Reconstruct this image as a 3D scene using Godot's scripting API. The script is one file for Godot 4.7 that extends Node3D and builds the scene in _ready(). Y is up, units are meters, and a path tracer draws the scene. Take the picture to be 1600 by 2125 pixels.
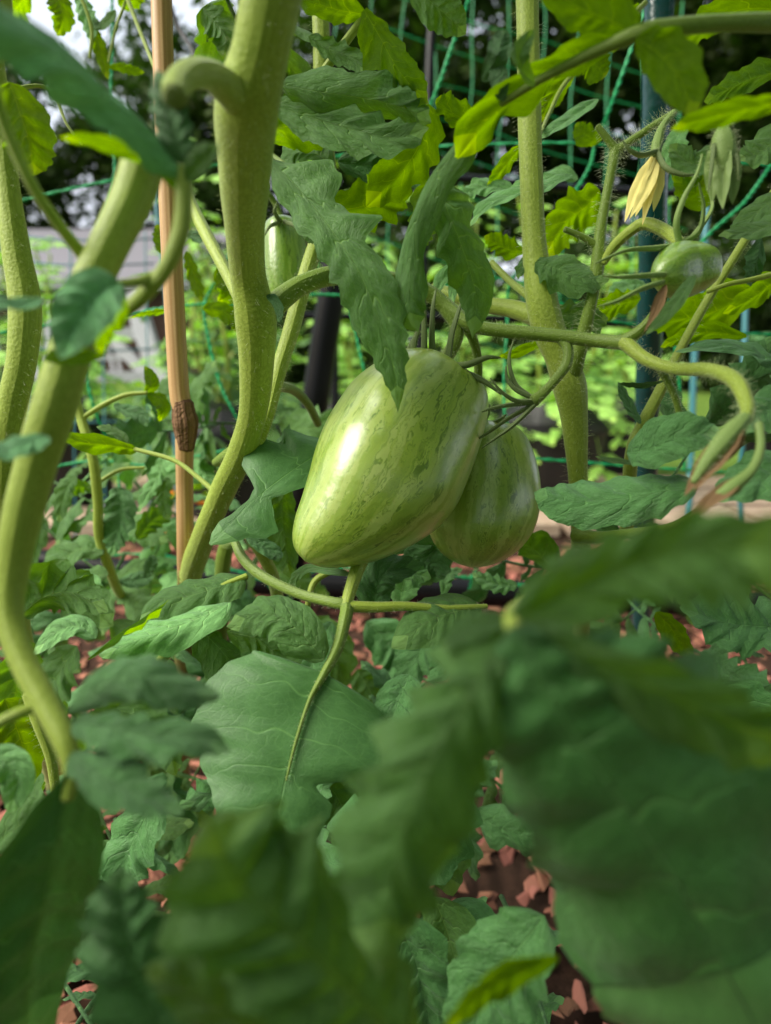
extends Node3D
# Striped green tomatoes on a tomato plant, netting, stakes, mulched bed and garden behind.

const F := 1384.0            # focal length in photograph pixels (1600 x 2125)
var eye := Transform3D()
var M := {}
var used := {}
var rng := RandomNumberGenerator.new()

# ------------------------------------------------------------------ helpers
class Acc:
	var v := PackedVector3Array()
	var uv := PackedVector2Array()
	var ix := PackedInt32Array()
	var col := PackedColorArray()
	func grid(pts: PackedVector3Array, uvs: PackedVector2Array, rows: int, cols: int) -> void:
		var b := v.size()
		v.append_array(pts)
		uv.append_array(uvs)
		for i in rows - 1:
			for j in cols - 1:
				var p := b + i * cols + j
				ix.append_array(PackedInt32Array([p, p + cols, p + 1, p + 1, p + cols, p + cols + 1]))
	func tri(a: Vector3, b: Vector3, c: Vector3) -> void:
		var k := v.size()
		v.append_array(PackedVector3Array([a, b, c]))
		uv.append_array(PackedVector2Array([Vector2.ZERO, Vector2(1, 0), Vector2(0, 1)]))
		ix.append_array(PackedInt32Array([k, k + 1, k + 2]))
	func box(xf: Transform3D, s: Vector3) -> void:
		var h := s / 2.0
		for f in 6:
			var ax := f / 2
			var sg := 1.0 if f % 2 == 0 else -1.0
			var n := Vector3.ZERO
			n[ax] = sg
			var u := Vector3.ZERO
			u[(ax + 1) % 3] = 1.0
			var w := n.cross(u)
			var k := v.size()
			for q in [[-1, -1], [1, -1], [1, 1], [-1, 1]]:
				v.append(xf * ((n + u * q[0] + w * q[1]) * h))
				uv.append(Vector2(q[0], q[1]) * 0.5 + Vector2(0.5, 0.5))
			ix.append_array(PackedInt32Array([k, k + 2, k + 1, k, k + 3, k + 2]))
	func mesh(off := Vector3.ZERO) -> ArrayMesh:
		var n := PackedVector3Array()
		n.resize(v.size())
		for t in range(0, ix.size(), 3):
			var a := ix[t]
			var b := ix[t + 1]
			var c := ix[t + 2]
			var g := (v[c] - v[a]).cross(v[b] - v[a])
			n[a] += g
			n[b] += g
			n[c] += g
		for i in n.size():
			n[i] = n[i].normalized() if n[i].length_squared() > 1e-30 else Vector3.UP
		var p := v.duplicate()
		if off != Vector3.ZERO:
			for i in p.size():
				p[i] -= off
		var arr := []
		arr.resize(Mesh.ARRAY_MAX)
		arr[Mesh.ARRAY_VERTEX] = p
		arr[Mesh.ARRAY_NORMAL] = n
		arr[Mesh.ARRAY_TEX_UV] = uv
		arr[Mesh.ARRAY_INDEX] = ix
		if col.size() == v.size():
			arr[Mesh.ARRAY_COLOR] = col
		var m := ArrayMesh.new()
		m.add_surface_from_arrays(Mesh.PRIMITIVE_TRIANGLES, arr)
		return m

func at(x: float, y: float, d: float) -> Vector3:
	return eye * Vector3((x - 800.0) / F * d, -(y - 1062.5) / F * d, -d)

func depth_of(p: Vector3) -> float:
	return -(eye.affine_inverse() * p).z

func numbered(called: String) -> String:
	used[called] = used.get(called, 0) + 1
	return called if used[called] == 1 else "%s_%03d" % [called, used[called] - 1]

func thing(called: String, label: String, category: String, base: Vector3, group := "") -> Node3D:
	var o := Node3D.new()
	o.name = numbered(called)
	add_child(o)
	o.position = base
	o.set_meta("label", label)
	o.set_meta("category", category)
	if group:
		o.set_meta("group", group)
	return o

func origin_of(n: Node) -> Vector3:
	var p := Vector3.ZERO
	var q := n
	while q is Node3D and q != self:
		p += (q as Node3D).position
		q = q.get_parent()
	return p

func part(called: String, a: Acc, mat: Material, parent: Node) -> MeshInstance3D:
	var o := MeshInstance3D.new()
	o.name = called
	o.mesh = a.mesh(origin_of(parent))
	o.material_override = mat
	parent.add_child(o, true)
	return o

func inst(called: String, mesh: Mesh, mat: Material, parent: Node, xf: Transform3D) -> MeshInstance3D:
	var o := MeshInstance3D.new()
	o.name = called
	o.mesh = mesh
	o.material_override = mat
	parent.add_child(o, true)
	o.transform = xf
	return o

func setting(called: String, a: Acc, mat: Material, kind := "structure") -> MeshInstance3D:
	var o := part(numbered(called), a, mat, self)
	o.set_meta("kind", kind)
	return o

func cr(p: Array, t: float):
	var n := p.size()
	if n == 1:
		return p[0]
	var f := clampf(t, 0.0, 1.0) * (n - 1)
	var i := mini(int(f), n - 2)
	var u := f - i
	var p1 = p[i]
	var p2 = p[i + 1]
	var p0 = p[i - 1] if i > 0 else p1 * 2.0 - p2
	var p3 = p[i + 2] if i + 2 < n else p2 * 2.0 - p1
	return (p1 * 2.0 + (p2 - p0) * u + (p0 * 2.0 - p1 * 5.0 + p2 * 4.0 - p3) * u * u + (p1 * 3.0 - p0 - p2 * 3.0 + p3) * u * u * u) * 0.5

# tube along points with radii; o: sides, step, ridge [count, amount], cap
func tube_geo(a: Acc, pts: Array, rad: Array, sides := 12, per := 8, ridge := 0.0, ridges := 5, wob := 0.0) -> void:
	var rows := (pts.size() - 1) * per + 1
	var P := PackedVector3Array()
	var U := PackedVector2Array()
	var up := Vector3(0.31, 0.52, 0.79)
	var prev := Vector3.ZERO
	var length := 0.0
	for i in rows:
		var t := float(i) / (rows - 1)
		var c: Vector3 = cr(pts, t)
		var r: float = cr(rad, t)
		var e := 0.5 / (rows - 1)
		var tg: Vector3 = ((cr(pts, minf(t + e, 1.0)) as Vector3) - (cr(pts, maxf(t - e, 0.0)) as Vector3)).normalized()
		if i > 0:
			length += c.distance_to(prev)
		prev = c
		var u := (up - tg * up.dot(tg)).normalized()
		up = u
		var w := tg.cross(u)
		if wob > 0.0:
			r *= 1.0 + wob * (sin(length * 210.0) * 0.6 + sin(length * 93.0 + 1.3))
		for j in sides + 1:
			var th := TAU * j / sides
			var rr := r * (1.0 + ridge * cos(th * ridges + length * 6.0))
			P.append(c + (u * cos(th) + w * sin(th)) * rr)
			U.append(Vector2(float(j) / sides, length * 12.0))
	a.grid(P, U, rows, sides + 1)
	for k in 2:                                  # rounded ends
		var row := 0 if k == 0 else rows - 1
		var c2: Vector3 = cr(pts, float(k))
		var r2: float = rad[0 if k == 0 else rad.size() - 1]
		var tg2: Vector3 = ((cr(pts, 0.02) as Vector3) - c2) if k == 0 else (c2 - (cr(pts, 0.98) as Vector3))
		tg2 = tg2.normalized() * (-1.0 if k == 0 else 1.0)
		var tip := c2 + tg2 * r2 * 0.45
		for j in sides:
			var p0 := P[row * (sides + 1) + j]
			var p1 := P[row * (sides + 1) + j + 1]
			var q0 := c2 + (p0 - c2) * 0.7 + tg2 * r2 * 0.32
			var q1 := c2 + (p1 - c2) * 0.7 + tg2 * r2 * 0.32
			if k == 0:
				a.tri(p0, p1, q0); a.tri(q0, p1, q1); a.tri(q0, q1, tip)
			else:
				a.tri(p0, q0, p1); a.tri(q0, q1, p1); a.tri(q0, tip, q1)

# photograph-located tube: rows of [x, y, depth, width in pixels]
func stem(called: String, rows: Array, mat: Material, parent: Node, o := {}) -> MeshInstance3D:
	var p := []
	var r := []
	for k in rows:
		p.append(at(k[0], k[1], k[2]))
		r.append(k[3] * 0.5 * k[2] / F)
	var a := Acc.new()
	tube_geo(a, p, r, o.get("sides", 14), o.get("per", 8), o.get("ridge", 0.012), o.get("ridges", 5), o.get("wob", 0.02))
	var node := part(called, a, mat, parent)
	if o.get("hair", 0) > 0:
		var ph: Acc = hair_of.get(parent)
		if ph == null:
			ph = Acc.new()
			hair_of[parent] = ph
		hairs(ph, p, r, o.hair, o.get("hl", 0.0026))
	return node

var hair_of := {}
var stand := []

func hairs(a: Acc, p: Array, r: Array, count: int, hl: float) -> void:
	for k in count:
		var t := rng.randf()
		var c: Vector3 = cr(p, t)
		var tg: Vector3 = ((cr(p, minf(t + 0.01, 1.0)) as Vector3) - (cr(p, maxf(t - 0.01, 0.0)) as Vector3)).normalized()
		var u := Vector3(rng.randf_range(-1, 1), rng.randf_range(-1, 1), rng.randf_range(-1, 1))
		u = (u - tg * u.dot(tg)).normalized()
		var b: Vector3 = c + u * (cr(r, t) as float) * 0.97
		var dir := (u + tg * rng.randf_range(-0.5, 0.5)).normalized()
		var l := hl * rng.randf_range(0.4, 1.2)
		var s := dir.cross(eye.basis.z).normalized() * 0.00006
		var q := dir.cross(s).normalized() * 0.00006
		var bend := Vector3(rng.randf_range(-1, 1), rng.randf_range(-1, 0.4), rng.randf_range(-1, 1)) * l * 0.2
		var m := b + dir * l * 0.55 + bend * 0.3
		var e := b + dir * l + bend
		a.tri(b - s, b + s, m); a.tri(m - s * 0.7, m + s * 0.7, e)
		a.tri(b - q, b + q, m)

func wid(w, t: float) -> float:
	if w is Array:
		for i in w.size() - 1:
			if t <= w[i + 1][0]:
				var f: float = clampf((t - w[i][0]) / maxf(w[i + 1][0] - w[i][0], 1e-5), 0.0, 1.0)
				return lerpf(w[i][1], w[i + 1][1], lerpf(f, smoothstep(0.0, 1.0, f), 0.6))
		return 0.0
	return (w as float) * pow(maxf(sin(PI * pow(t, 0.64)), 0.0), 0.85)

# leaf blade: control points, control normals, half widths (metres, or pixels when scale_by_depth)
func leaf_geo(a: Acc, sp: Array, nr: Array, wl, wr, o := {}, scaled := false) -> void:
	var rows: int = o.get("rows", 46)
	var half: int = o.get("half", 6)
	var cols := half * 2 + 1
	var n: float = o.get("n", 6.0)
	var dp: float = o.get("d", 0.2)
	var fold: float = deg_to_rad(o.get("f", 14.0))
	var curl: float = o.get("c", -0.15)
	var rip: float = o.get("rp", 0.09)
	var sw: float = o.get("sw", 0.17)
	var q: float = o.get("q", 0.09)
	var ph: float = o.get("ph", rng.randf())
	var P := PackedVector3Array()
	var U := PackedVector2Array()
	var sd := rng.randf() * 50.0
	var ws: float = o.get("w", 1.0)
	for i in rows:
		var t := float(i) / (rows - 1)
		for j in cols:
			var s := float(j - half) / half
			var side = wr if s > 0 else wl
			var as_ := absf(s)
			var tau := clampf(t + sw * as_ * sin(PI * t), 0.0, 1.0)
			var c: Vector3 = cr(sp, tau)
			var e := 0.02
			var tg: Vector3 = ((cr(sp, minf(tau + e, 1.0)) as Vector3) - (cr(sp, maxf(tau - e, 0.0)) as Vector3)).normalized()
			var N: Vector3 = cr(nr, tau)
			N = (N - tg * N.dot(tg)).normalized()
			var S := tg.cross(N)
			var w := wid(side, t) * ws
			if scaled:
				w *= depth_of(c) / F
			var k := t * n + 0.35 * sin(t * 7.0 + sd) + (ph if s > 0 else ph * 0.37 + 0.3)
			var fr := k - floorf(k)
			var g := smoothstep(0.0, 1.0, fr / 0.68) if fr < 0.68 else 1.0 - smoothstep(0.0, 1.0, (fr - 0.68) / 0.32)
			var k2 := k * 3.0
			var fr2 := k2 - floorf(k2)
			var hs := absf(sin(floorf(k) * 12.9898 + (7.3 if s > 0 else 2.1) + sd)) 
			var tooth := minf(dp * (0.35 + 1.2 * hs), 0.8)
			var lim := (1.0 - tooth * (1.0 - g)) * (1.0 - dp * 0.28 * (1.0 - fr2) * fr2 * 4.0)
			var lat := w * lim * as_
			var fo := fold + curl * as_
			var x := lat * cos(fo) * signf(s)
			var z := lat * sin(fo)
			z += rip * w * as_ * as_ * sin(TAU * (k * 0.5) + sd + (1.7 if s > 0 else 0.0))
			z += q * (0.3 + 1.3 * hs) * w * sin(PI * fr) * sin(PI * clampf(as_ * 1.1, 0.0, 1.0))
			z += 0.05 * w * sin(t * 9.0 + sd) * (1.0 if s > 0 else -1.0) * as_
			P.append(c + S * x + N * z)
			U.append(Vector2(0.5 + 0.5 * s, t))
	a.grid(P, U, rows, cols)

# photograph-located leaf: spine rows [x, y, depth, roll?]; roll 0 shows the upper face, 180 the under face
func leaf_at(a: Acc, rows: Array, wl, wr, o := {}) -> void:
	var sp := []
	for k in rows:
		sp.append(at(k[0], k[1], k[2]))
	var nr := []
	for i in sp.size():
		var tg: Vector3 = (sp[mini(i + 1, sp.size() - 1)] - sp[maxi(i - 1, 0)]).normalized()
		var view: Vector3 = (eye.origin - sp[i]).normalized()
		var N := (view - tg * view.dot(tg)).normalized()
		var roll: float = rows[i][3] if rows[i].size() > 3 else o.get("r", 0.0)
		N = N.rotated(tg, deg_to_rad(roll)) + Vector3(-0.12, 1, 0) * (o.get("up", 0.65) as float)     # leaves turn their upper face to the light
		nr.append((N - tg * N.dot(tg)).normalized())
	leaf_geo(a, sp, nr, wl, wr, o, true)

func leaf(parent: Node, rows: Array, wl, wr, o := {}) -> MeshInstance3D:
	var a := Acc.new()
	leaf_at(a, rows, wl, wr, o)
	return part(o.get("name", "leaf"), a, M[o.get("m", "leaf") + str(rng.randi() % 3)], parent)

# several blades on one stalk make one compound leaf: leaf > leaflet, leaf_stalk
func compound(parent: Node) -> Node3D:
	var o := Node3D.new()
	o.name = "leaf"
	parent.add_child(o, true)
	return o

# compound leaf of unit length along +Y with its face to +Z, for plants further off
func leaf_mesh(pairs: int, droop: float, rows: int, half: int) -> ArrayMesh:
	var a := Acc.new()
	var rp := []
	var rr := []
	for i in 6:
		var t := i / 5.0
		rp.append(Vector3(sin(t * 2.0) * 0.02, t * 0.66, -droop * t * t * 0.6 + 0.12 * t))
		rr.append(0.010 - 0.005 * t)
	tube_geo(a, rp, rr, 5, 3, 0.0)
	var spots := []
	for k in pairs:
		var t := 0.28 + 0.66 * k / maxf(pairs - 1, 1)
		for s in [-1.0, 1.0]:
			spots.append([t + s * 0.03, s, 0.34 - 0.08 * absf(k - (pairs - 1) * 0.55)])
			if k < pairs - 1:
				spots.append([t + 0.12 + s * 0.02, s, 0.10])
	for q in spots:
		var b: Vector3 = cr(rp, q[0])
		var dir := Vector3(q[1] * 0.93, 0.42, rng.randf_range(-0.15, 0.2)).normalized()
		var L: float = q[2] * rng.randf_range(0.85, 1.1)
		var sag: float = droop * rng.randf_range(0.25, 0.7)
		var sp := [b, b + dir * L * 0.35, b + dir * L * 0.7 + Vector3(0, 0, -sag * L * 0.3), b + dir * L + Vector3(0, 0, -sag * L * 0.8)]
		var N := Vector3(rng.randf_range(-0.4, 0.4), rng.randf_range(-0.3, 0.3), 1)
		leaf_geo(a, sp, [N, N], L * 0.27, L * 0.27, {"rows": rows, "half": half, "n": 4.0, "d": 0.35, "rp": 0.16, "f": 18.0, "c": -0.5})
	var e: Vector3 = rp[5]
	var sp2 := [e, e + Vector3(0.01, 0.14, -droop * 0.02), e + Vector3(0, 0.27, -droop * 0.1), e + Vector3(0, 0.38, -droop * 0.24)]
	leaf_geo(a, sp2, [Vector3(0, 0, 1), Vector3(0, 0, 1)], 0.115, 0.115, {"rows": rows, "half": half, "n": 5.0, "d": 0.4, "rp": 0.16, "f": 16.0, "c": -0.5})
	return a.mesh()

func aim(base: Vector3, tip: Vector3, face: Vector3, l := 0.0) -> Transform3D:
	var y := tip - base
	var s := l if l > 0.0 else y.length()
	y = y.normalized()
	var z := (face - y * face.dot(y)).normalized()
	var x := y.cross(z)
	return Transform3D(Basis(x * s, y * s, z * s), base)

func fleaf(parent: Node, which: int, b: Array, t: Array, roll: float, mat := "leaf") -> void:
	var p0 := at(b[0], b[1], b[2])
	var p1 := at(t[0], t[1], t[2])
	var y := (p1 - p0).normalized()
	var view := (eye.origin - p0).normalized()
	var face := (view - y * view.dot(y)).normalized().rotated(y, deg_to_rad(roll))
	var xf := aim(p0, p1, face, maxf(p0.distance_to(p1) * 1.6, 0.13))
	xf.origin -= origin_of(parent)
	inst("leaf", LM[which % LM.size()], M[mat], parent, xf)

var LM: Array[ArrayMesh] = []

# ------------------------------------------------------------------ materials
func lin(r: float, g: float, b: float) -> Color:
	return Color(r, g, b).linear_to_srgb()

func mat(c: Color, rough: float, spec := 0.5) -> StandardMaterial3D:
	var m := StandardMaterial3D.new()
	m.albedo_color = c
	m.roughness = rough
	m.metallic_specular = spec
	m.cull_mode = BaseMaterial3D.CULL_DISABLED
	return m

func noise(freq: float, oct := 4, seed_ := 1, kind := FastNoiseLite.TYPE_SIMPLEX_SMOOTH) -> FastNoiseLite:
	var n := FastNoiseLite.new()
	n.noise_type = kind
	n.frequency = freq
	n.fractal_octaves = oct
	n.seed = seed_
	return n

func tex(im: Image) -> ImageTexture:
	im.generate_mipmaps()
	return ImageTexture.create_from_image(im)

func leaf_textures(vr: int) -> Array:
	var S := 512
	var ci := Image.create(S, S, false, Image.FORMAT_RGB8)
	var hi := Image.create(S, S, false, Image.FORMAT_RF)
	var cell := noise(0.060 + 0.008 * vr, 1, 7 + vr, FastNoiseLite.TYPE_CELLULAR)
	cell.cellular_return_type = FastNoiseLite.RETURN_DISTANCE2_SUB
	cell.cellular_jitter = 1.0
	var blot := noise(0.010, 4, 3 + vr * 5)
	var warp := noise(0.007, 2, 19 + vr)
	var puff := noise(0.020, 3, 29 + vr)
	var fine := noise(0.16, 2, 9 + vr)
	var nv: float = [6.0, 5.0, 7.0][vr]
	for y in S:
		var t := float(y) / S
		for x in S:
			var s := absf(2.0 * x / S - 1.0)
			var sg := 1.0 if x > S / 2 else 0.0
			var wq := warp.get_noise_2d(x, y + sg * 900.0)
			var k := t * nv + sg * 0.45 - 0.30 * s * s + 0.22 * wq + 0.25 * sin(t * 5.0 + vr + sg * 2.0)
			var fr := absf(k - floorf(k) - 0.5)
			var vein := (1.0 - smoothstep(0.0, 0.05 * (1.1 - 0.8 * s), fr)) * (1.0 - 0.7 * s)
			var mid := 1.0 - smoothstep(0.006, 0.020 * (1.15 - t), s)
			var k2 := s * (4.0 + 2.0 * absf(sin(floorf(k) * 2.7))) + fr * 2.6 + wq * 1.5
			var v2 := (1.0 - smoothstep(0.0, 0.06, absf(k2 - floorf(k2) - 0.5))) * 0.38 * smoothstep(0.02, 0.15, fr)
			var net := 1.0 - smoothstep(0.0, 0.15, cell.get_noise_2d(x * 0.55, y * 1.1) + 1.0)
			var v := clampf(maxf(maxf(vein, mid), maxf(v2, net * 0.24)), 0.0, 1.0)
			var b := blot.get_noise_2d(x, y) * 0.6 + fine.get_noise_2d(x, y) * 0.22
			var base := Color(0.40 + b * 0.11, 0.545 + b * 0.11, 0.275 + b * 0.09)
			ci.set_pixel(x, y, base.lerp(Color(0.62, 0.74, 0.42), v * 0.72))
			var bulge := 1.0 - pow(1.0 - minf(fr * 2.0, 1.0), 3.0)
			var h := 0.40 + 0.22 * bulge * (1.0 - 0.4 * s) + 0.24 * puff.get_noise_2d(x * 0.5, y * 1.1) - 0.26 * v + 0.07 * fine.get_noise_2d(x * 1.5, y * 1.5)
			hi.set_pixel(x, y, Color(h, h, h))
	return [tex(ci), tex(hi)]

func skin_texture() -> ImageTexture:
	var W := 1024
	var H := 768
	var im := Image.create(W, H, false, Image.FORMAT_RGB8)
	var a := noise(1.0, 3, 21)
	var wv := noise(1.0, 3, 5)
	var jag := noise(1.0, 2, 13)
	var pat := noise(1.0, 3, 31)
	var light := Color(0.66, 0.745, 0.37)
	var mid := Color(0.545, 0.66, 0.19)
	var dark := Color(0.33, 0.46, 0.06)
	for y in H:
		var v := float(y) / H
		for x in W:
			var u := TAU * x / W
			u += 0.09 * wv.get_noise_3d(cos(u) * 2.2, sin(u) * 2.2, v * 6.0) + 0.06 * jag.get_noise_3d(cos(u) * 13.0, sin(u) * 13.0, v * 26.0)
			var n := a.get_noise_3d(cos(u) * 5.0, sin(u) * 5.0, v * 1.05)
			var n2 := a.get_noise_3d(cos(u) * 8.5 + 9.0, sin(u) * 8.5, v * 2.4 + 4.0)
			var p := pat.get_noise_3d(cos(u) * 1.6, sin(u) * 1.6, v * 3.2)
			var c := light.lerp(mid, smoothstep(-0.12, 0.3, n) * 0.7)
			c = c.lerp(mid, smoothstep(-0.1, 0.5, p) * 0.5)
			var amt := clampf(0.42 + p * 1.2 + smoothstep(0.15, 0.7, v) * 0.45, 0.12, 1.0)
			var line := 1.0 - smoothstep(0.008, 0.045, absf(n - 0.03))
			var line2 := 1.0 - smoothstep(0.008, 0.05, absf(n2 + 0.02))
			c = c.lerp(dark, clampf(line * 0.9 + line2 * 0.65, 0.0, 0.92) * amt)
			c = c.lerp(dark, smoothstep(0.22, 0.5, n) * 0.30 * amt)
			var sp := jag.get_noise_3d(x * 0.35, y * 0.35, 3.0)
			c = c.lerp(Color(0.80, 0.86, 0.58), smoothstep(0.25, 0.7, sp) * 0.14)
			im.set_pixel(x, y, c)
	return tex(im)

func bark_texture(c0: Color, c1: Color, c2: Color, fx: float, fy: float, seed_: int) -> ImageTexture:
	var S := 256
	var im := Image.create(S, S, false, Image.FORMAT_RGB8)
	var a := noise(1.0, 4, seed_)
	var b := noise(1.0, 2, seed_ + 3)
	for y in S:
		for x in S:
			var u := TAU * x / S
			var v := TAU * y / S
			var n := a.get_noise_3d(cos(u) * fx, sin(u) * fx, sin(v) * fy + cos(v) * fy * 0.7)
			var k := b.get_noise_2d(x * 0.4, y * 0.4)
			var c := c0.lerp(c1, smoothstep(-0.35, 0.4, n))
			im.set_pixel(x, y, c.lerp(c2, smoothstep(0.25, 0.6, k) * 0.5))
	return tex(im)

func noise_tex(freq: float, size := 256) -> ImageTexture:
	var im := Image.create(size, size, false, Image.FORMAT_RF)
	var n := noise(1.0, 4, 17)
	var r := freq * size / TAU
	for y in size:
		var v := TAU * y / size
		for x in size:
			var u := TAU * x / size
			var h := 0.5 + 0.5 * n.get_noise_3d((2.0 + cos(u)) * cos(v) * r, (2.0 + cos(u)) * sin(v) * r, sin(u) * r)
			im.set_pixel(x, y, Color(h, h, h))
	return tex(im)

func make_materials() -> void:
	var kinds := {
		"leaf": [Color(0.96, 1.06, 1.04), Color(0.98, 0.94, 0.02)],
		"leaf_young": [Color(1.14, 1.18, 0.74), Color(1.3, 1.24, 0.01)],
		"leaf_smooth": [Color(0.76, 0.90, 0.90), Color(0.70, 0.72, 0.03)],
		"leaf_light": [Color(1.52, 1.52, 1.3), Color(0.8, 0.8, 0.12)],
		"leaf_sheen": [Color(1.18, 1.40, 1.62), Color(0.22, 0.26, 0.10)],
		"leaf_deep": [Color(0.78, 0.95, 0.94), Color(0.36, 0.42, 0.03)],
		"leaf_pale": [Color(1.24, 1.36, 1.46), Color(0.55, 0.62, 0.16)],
	}
	for vr in 3:
		var lt := leaf_textures(vr)
		for k in kinds:
			var m := mat(kinds[k][0], 0.50, 0.5)
			m.albedo_texture = lt[0]
			m.heightmap_enabled = true
			m.heightmap_texture = lt[1]
			m.heightmap_scale = 0.045 if k == "leaf_smooth" else 0.17
			m.backlight_enabled = true
			m.backlight = kinds[k][1]
			m.rim_enabled = true
			m.rim = 0.3
			M[k + str(vr)] = m
	for k in kinds:
		M[k] = M[k + "0"]
	var sm := mat(Color(1, 1, 1), 0.5, 0.45)
	sm.albedo_texture = bark_texture(Color(0.54, 0.62, 0.20), Color(0.61, 0.69, 0.26), Color(0.70, 0.77, 0.38), 5.0, 9.0, 41)
	sm.heightmap_enabled = true
	sm.heightmap_texture = noise_tex(0.09)
	sm.heightmap_scale = 0.022
	sm.rim_enabled = true
	sm.rim = 0.35
	sm.backlight_enabled = true
	sm.backlight = Color(0.24, 0.28, 0.06)
	M.stem = sm
	var sd := sm.duplicate()
	sd.albedo_color = Color(0.74, 0.80, 0.74)
	M.stem_dark = sd
	var sw := mat(Color(1, 1, 1), 0.8, 0.3)
	sw.albedo_texture = bark_texture(Color(0.42, 0.40, 0.22), Color(0.50, 0.50, 0.27), Color(0.38, 0.30, 0.18), 1.6, 1.0, 43)
	M.stem_woody = sw
	var hm := mat(Color(0.86, 0.90, 0.74), 0.5, 0.5)
	hm.backlight_enabled = true
	hm.backlight = Color(0.7, 0.75, 0.5)
	M.hair = hm
	var to := mat(Color(1, 1, 1), 0.31, 0.7)
	to.albedo_texture = skin_texture()
	to.heightmap_enabled = true
	to.heightmap_texture = noise_tex(0.05, 512)
	to.heightmap_scale = 0.02
	to.clearcoat_enabled = true
	to.clearcoat = 0.7
	to.clearcoat_roughness = 0.33
	to.subsurf_scatter_enabled = true
	to.subsurf_scatter_strength = 0.08
	M.tomato = to
	var ts := to.duplicate()
	ts.albedo_color = Color(0.86, 0.95, 0.80)
	M.tomato_small = ts
	var se := mat(Color(0.40, 0.47, 0.28), 0.6, 0.4)
	se.rim_enabled = true
	se.rim = 0.4
	M.sepal = se
	M.sepal_light = mat(Color(0.50, 0.60, 0.33), 0.55, 0.4)
	var pe := mat(Color(0.93, 0.88, 0.56), 0.6, 0.3)
	pe.backlight_enabled = true
	pe.backlight = Color(0.6, 0.57, 0.3)
	M.petal = pe
	var dp := mat(Color(0.52, 0.42, 0.31), 0.85, 0.2)
	dp.backlight_enabled = true
	dp.backlight = Color(0.4, 0.3, 0.2)
	M.withered = dp
	var og := mat(Color(0.95, 0.55, 0.08), 0.6, 0.3)
	og.backlight_enabled = true
	og.backlight = Color(0.8, 0.45, 0.05)
	M.orange = og
	var bam := mat(Color(1, 1, 1), 0.42, 0.45)
	bam.albedo_texture = bark_texture(Color(0.72, 0.56, 0.38), Color(0.80, 0.66, 0.48), Color(0.60, 0.43, 0.28), 3.2, 0.16, 51)
	M.bamboo = bam
	var bn := mat(Color(1, 1, 1), 0.85, 0.2)
	bn.albedo_texture = bark_texture(Color(0.36, 0.27, 0.20), Color(0.55, 0.43, 0.33), Color(0.24, 0.17, 0.13), 3.5, 0.3, 53)
	bn.heightmap_enabled = true
	bn.heightmap_texture = noise_tex(0.06)
	bn.heightmap_scale = 0.1
	M.bamboo_node = bn
	var gs := mat(Color(0.04, 0.30, 0.31), 0.26, 0.6)
	gs.heightmap_enabled = true
	gs.heightmap_texture = noise_tex(0.03)
	gs.heightmap_scale = 0.04
	M.green_stake = gs
	M.teal_wire = mat(Color(0.22, 0.47, 0.50), 0.4, 0.5)
	M.black_pipe = mat(Color(0.05, 0.05, 0.057), 0.34, 0.3)
	M.black_pot = mat(Color(0.10, 0.10, 0.11), 0.45, 0.5)
	var nt := mat(Color(0.03, 0.62, 0.36), 0.45, 0.5)
	nt.backlight_enabled = true
	nt.backlight = Color(0.05, 0.5, 0.3)
	M.net = nt
	var soil := mat(Color(1, 1, 1), 0.95, 0.2)
	soil.albedo_texture = bark_texture(Color(0.20, 0.15, 0.12), Color(0.30, 0.22, 0.18), Color(0.13, 0.10, 0.08), 3.0, 3.0, 61)
	soil.uv1_triplanar = true
	soil.uv1_world_triplanar = true
	soil.uv1_scale = Vector3(4, 4, 4)
	M.soil = soil
	M.mulch = mat(Color(1, 1, 1), 0.9, 0.25)
	M.mulch.vertex_color_use_as_albedo = true
	var lw := mat(Color(1, 1, 1), 0.95, 0.2)
	lw.albedo_texture = bark_texture(Color(0.33, 0.44, 0.17), Color(0.42, 0.52, 0.22), Color(0.28, 0.38, 0.14), 3.0, 3.0, 63)
	lw.uv1_triplanar = true
	lw.uv1_world_triplanar = true
	lw.uv1_scale = Vector3(0.9, 0.9, 0.9)
	M.lawn = lw
	var pv := mat(Color(1, 1, 1), 0.9, 0.25)
	pv.albedo_texture = bark_texture(Color(0.68, 0.58, 0.50), Color(0.77, 0.69, 0.61), Color(0.58, 0.48, 0.42), 2.5, 2.5, 65)
	M.paver = pv
	var wd := mat(Color(1, 1, 1), 0.85, 0.25)
	wd.albedo_texture = bark_texture(Color(0.27, 0.20, 0.18), Color(0.34, 0.26, 0.24), Color(0.22, 0.16, 0.14), 3.0, 0.3, 67)
	M.shed_wood = wd
	M.shed_roof = mat(Color(0.50, 0.49, 0.52), 0.8, 0.3)
	var gw := mat(Color(1, 1, 1), 0.8, 0.3)
	gw.albedo_texture = bark_texture(Color(0.66, 0.66, 0.68), Color(0.78, 0.78, 0.81), Color(0.55, 0.54, 0.56), 3.0, 0.3, 69)
	M.grey_wood = gw
	M.tyre = mat(Color(0.09, 0.09, 0.10), 0.7, 0.4)
	M.hub = mat(Color(0.72, 0.72, 0.70), 0.5, 0.5)
	var tl := mat(Color(1, 1, 1), 0.6, 0.35)
	tl.vertex_color_use_as_albedo = true
	tl.backlight_enabled = true
	tl.backlight = Color(0.62, 0.8, 0.12)
	M.tree_leaf = tl
	M.trunk = mat(Color(0.24, 0.20, 0.16), 0.95, 0.2)

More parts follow.
